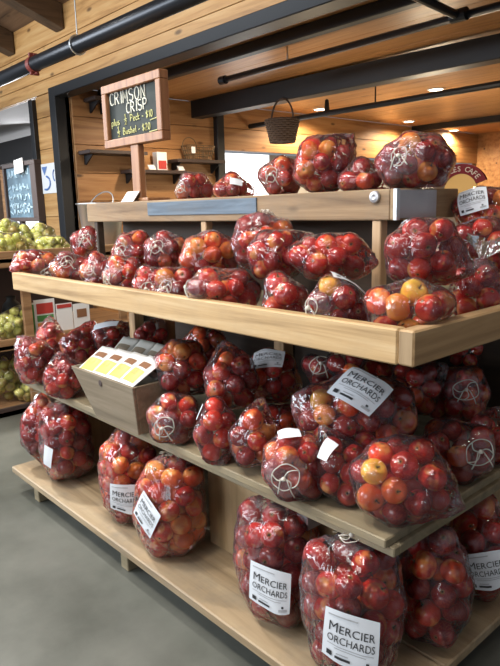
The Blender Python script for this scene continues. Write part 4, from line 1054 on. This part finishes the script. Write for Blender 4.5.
def cord(b, scale=1., tails=True):
    rs = random.Random(sum(map(ord, b.key)))
    mb = MB(); u, w, t = b.u, b.w, b.t
    a0 = rs.uniform(0, 6.28); R = .03*scale
    n = 8; el = rs.uniform(0, 3.14); knots = [(a0+2*math.pi*k_/n, R*(1.05+.22*math.cos(2*(a0+2*math.pi*k_/n)-el))*rs.uniform(.94, 1.06)) for k_ in range(n)]
    path = []
    for k_ in range(n):      # slack loop running round the mouth of the bag
        (aa, ra), (ab, rb) = knots[k_], knots[(k_+1) % n]
        if ab < aa: ab += 2*math.pi
        for s in np.linspace(0, 1, 7)[:-1]:
            a = aa+(ab-aa)*s; rad = (ra+(rb-ra)*s)*(1-.02*math.sin(math.pi*s))
            path.append(drop(b.tippos+(u*math.cos(a)+w*math.sin(a))*rad, b, .003))
    mb.tube(path, .0014*scale**.5, 6, closed=True)
    for (a, ra) in (knots[0], knots[3], knots[5]):    # cords drawn in to the knot
        mb.tube([drop(b.tippos+(u*math.cos(a)+w*math.sin(a))*ra*f_+(w*math.cos(a)-u*math.sin(a))*.011*math.sin(math.pi*f_), b, .004) for f_ in np.linspace(0, 1, 7)], .0014*scale**.5, 6)
    kc = drop(b.tippos, b, .006); ks = []
    mb.lathe(kc, [(0, -.006), (.006, -.003), (.007, .001), (.004, .006), (0, .007)], 8)
    if tails:
        for sgn in (-1, 1):
            q = []; L_ = rs.uniform(.03, .055)*scale
            for s in np.linspace(0, 1, 8):
                p = b.tippos+np.array([0, 0, -1.])*L_*s+u*sgn*(.008+.018*s)+t*.004*math.sin(3*s)
                q.append(drop(p, b, .006))
            mb.tube(q, .0017, 6)
    c = mb.build('drawstring', M['string'], b.obj, smooth=True); c.location = -Vector(b.base)
# ---------------------------------------------------------------- printed labels inside the film
def label(b, px, py, w, h, rot, full=True, facing=None):
    T = ray(px, py); T /= np.linalg.norm(T)
    # march along the sight line to the skin
    s0 = T @ (b.o-EYE)-.3; p = None
    for s in np.arange(s0, s0+.6, .002):
        q = EYE+T*s; d = q-b.o; r = np.linalg.norm(d)
        if r <= b.radial((d/r)[None])[0]: p = q; break
    if p is None: p = drop(EYE+T*(T @ (b.o-EYE)), b, 0)
    eps = .02
    d0 = p-b.o; 
    a1 = np.cross(d0, (0, 0, 1.)); a1 /= np.linalg.norm(a1)+1e-9; a2 = np.cross(a1, d0); a2 /= np.linalg.norm(a2)
    t1 = drop(p+a1*eps, b, 0)-drop(p-a1*eps, b, 0); t2 = drop(p+a2*eps, b, 0)-drop(p-a2*eps, b, 0)
    nrm = np.cross(t1, t2); nrm /= np.linalg.norm(nrm); nrm *= np.sign(nrm @ d0)
    # in-plane right: screen direction turned by rot, laid in the label plane
    rt = CM[0]*math.cos(math.radians(rot))-CM[1]*math.sin(math.radians(rot))
    ex = rt-nrm*(rt @ nrm); ex /= np.linalg.norm(ex); ey = np.cross(nrm, ex)
    def at(u, v, off):
        q = p+ex*u+ey*v
        s = drop(q, b, off)
        return s*.7+(q+nrm*(off+.001))*.3
    def patch(u0, u1, v0, v1, off, mb, nx=8, ny=8):
        vs = [at(u0+(u1-u0)*i/nx, v0+(v1-v0)*j/ny, off) for j in range(ny+1) for i in range(nx+1)]
        mb.add(vs, [(j*(nx+1)+i, j*(nx+1)+i+1, (j+1)*(nx+1)+i+1, (j+1)*(nx+1)+i) for j in range(ny) for i in range(nx)])
    mb = MB(); patch(-w/2, w/2, -h/2, h/2, .004, mb)
    lb = mb.build('label', M['labelw'], b.obj, smooth=True); lb.location = -Vector(b.base); lb['label'] = 'white printed label'
    if not full: return
    mb = MB()
    def word(big, small, v, width, size):
        v1, f1, w1 = text2d(big); v2, f2, w2 = text2d(small)
        s1 = size*1.22; tot = w1*s1+.08*size+w2*size; k = width/tot
        x = -width/2
        mb.add([at(x+a*s1*k, v+c*s1*1.06, .0062) for a, c in v1], f1)
        x += (w1*s1+.08*size)*k
        mb.add([at(x+a*size*k, v+c*size*1.06, .0062) for a, c in v2], f2)
    word('M', 'ERCIER', h*.10, w*.80, h*.2)
    v1, f1, w1 = text2d('ORCHARDS'); k = w*.82/w1
    mb.add([at(-w*.41+a*k, -h*.10+c*h*.2, .0062) for a, c in v1], f1)
    patch(-w*.4, -w*.3, -h*.41, -h*.31, .0062, mb, 2, 2)
    patch(-w*.24, w*.02, -h*.40, -h*.35, .0062, mb, 3, 2)
    patch(w*.28, w*.33, -h*.34, -h*.29, .0062, mb, 2, 2)
    t_ = mb.build('lettering', M['ink'], lb)
    mb = MB()
    patch(-w*.42, w*.08, h*.385, h*.41, .0062, mb, 3, 1); patch(-w*.4, w*.4, -h*.17, -h*.155, .0062, mb, 4, 1); patch(-w*.26, w*.26, -h*.215, -h*.2, .0062, mb, 4, 1)
    patch(-w*.22, -w*.02, -h*.31, -h*.29, .0062, mb, 3, 1); patch(w*.22, w*.42, -h*.42, -h*.36, .0062, mb, 3, 1)
    mb.build('fine_print', M['greyink'], lb)
BY = {}
for b in bags:
    film(b); BY[b.key] = b
for b in bags:
    if b.sty == 's': cord(b, .75 if b.lev in ('box', 'tier') else 1.2)
    if b.sty == 'c': 
        b.tippos = b.o+b.t*(b.radial(b.t[None])[0]-.02)+np.array([0.02, -.03, 0]); cord(b, .7)
for k_, px, py, w, h, rot, full in (('B5', 270, 589, .135, .13, 3, 1), ('B6', 351, 641, .145, .145, 3, 1), ('B3', 125, 499, .125, .12, 4, 1), ('B4', 147, 514, .11, .13, 25, 1),
        ('B2', 48, 457, .05, .1, 12, 0), ('B8', 487, 571, .125, .115, -14, 1), ('M14', 362, 388, .155, .125, 48, 1), ('M11', 268, 358, .13, .085, 14, 1),
        ('M13', 289, 434, .06, .04, -12, 0), ('M15', 327, 450, .035, .06, 40, 0), ('M5', 106, 325, .12, .06, 5, 0), ('P', 352, 281, .12, .07, -4, 1), ('V', 472, 199, .1, .085, -2, 1),
        ('M9', 193, 403, .05, .05, 40, 0), ('W2', 236, 182, .05, .03, 0, 0)):
    label(BY[k_], px, py, w, h, rot, full)


# ================================================================== LIGHT
def area(name, loc, target, sx, sy_, power, col):
    l = bpy.data.lights.new(name, 'AREA'); l.shape = 'RECTANGLE'; l.size = sx; l.size_y = sy_; l.energy = power; l.color = col
    o = bpy.data.objects.new(name, l); COL.objects.link(o); o.location = loc
    o.rotation_euler = (Vector(target)-Vector(loc)).to_track_quat('-Z', 'Y').to_euler(); return o
def spot(name, loc, target, power, col, ang=70, size=.11):
    l = bpy.data.lights.new(name, 'SPOT'); l.energy = power; l.color = col; l.spot_size = math.radians(ang); l.spot_blend = .6; l.shadow_soft_size = size
    o = bpy.data.objects.new(name, l); COL.objects.link(o); o.location = loc
    o.rotation_euler = (Vector(target)-Vector(loc)).to_track_quat('-Z', 'Y').to_euler(); return o
area('assumed_left_daylight', (-6.5, -2.6, 2.7), (-2.4, 1.2, .7), 5, 1.8, 430, (.86, .93, 1))  # cool daylight assumed from the left front; area light only, no window built
area('assumed_front_daylight', (-1.0, -4.2, 2.2), (-1.2, 1.2, .8), 3.0, 2.2, 110, (.92, .96, 1))  # daylight assumed from behind the camera, unseen area light, no doorway modelled
area('top_fill', (-1.6, -.2, 3.9), (-1.6, .9, .6), 3.0, 1.2, 80, (1, .97, .93))  # soft light added from above, the roof has no opening here
spot('unseen_overhead_spot', (-2.2, -.2, 3.2), (-1.9, 1.2, 1.0), 130, (1, .92, .8), 80)  # warm lamp assumed overhead for the film glints, no fixture built
spot('unseen_overhead_spot', (-.9, -.3, 3.2), (-.8, 1.3, .9), 80, (1, .92, .8), 80)  # second assumed overhead lamp, aimed at the tray corner, fixture not built
spot('unseen_overhead_spot', (.6, 1.6, 3.1), (-.9, 1.7, .9), 20, (1, .88, .72), 80)  # weak spot added for the right end of the stand, no lamp there
spot('unseen_overhead_spot', (-4.6, .8, 3.3), (-3.6, 1.4, 1.0), 420, (1, .96, .88), 80)  # extra spot added to brighten the green apples, no fixture
for x, y, w in RL:
    spot('ceiling_lamp', (x, y, 2.49), (x, y, 0), 210, (1, .78, .5), 165, .07)
spot('alcove_fill', (-5.0, 3.9, 2.45), (-5.4, 3.9, 0), 75, (1, .82, .6), 150, .07)  # fill added for the dim alcove, no lamp known here
spot('alcove_fill', (-3.4, 3.9, 2.42), (-3.4, 3.9, 0), 60, (1, .82, .6), 160, .07)  # second added fill, brightens the inner room
for x, y, z, e in ((-3.6, 3.9, 1.45, 26), (-4.2, 6.6, 1.5, 45)):  # unseen point fills added behind the stand to lift the inner ceiling
    l = bpy.data.lights.new('inner_room_fill', 'POINT'); l.energy = e; l.color = (1, .8, .55); l.shadow_soft_size = .2
    o = bpy.data.objects.new('inner_room_fill', l); COL.objects.link(o); o.location = (x, y, z)
spot('unseen_overhead_spot', (-2.6, -1.2, 3.0), (-4.05, 1.5, .4), 260, (1, .96, .88), 40)  # another added spot, lifts the lower shelves of the green display
area('store_daylight', (-9, 4.6, 2.0), (-8, 3.2, 1.2), 2, 1.2, 80, (.95, .97, 1))
wl = bpy.data.worlds.new('world'); SC.world = wl; wl.use_nodes = True
bg = wl.node_tree.nodes['Background']; bg.inputs[0].default_value = (.8, .86, .95, 1); bg.inputs[1].default_value = .3
SC.view_settings.view_transform = 'Standard'; SC.view_settings.look = 'None'; SC.view_settings.gamma = 1; SC.view_settings.use_curve_mapping = False
SC.view_settings.exposure = 0.0
SC.cycles.transparent_max_bounces = 28
SC.cycles.max_bounces = 8
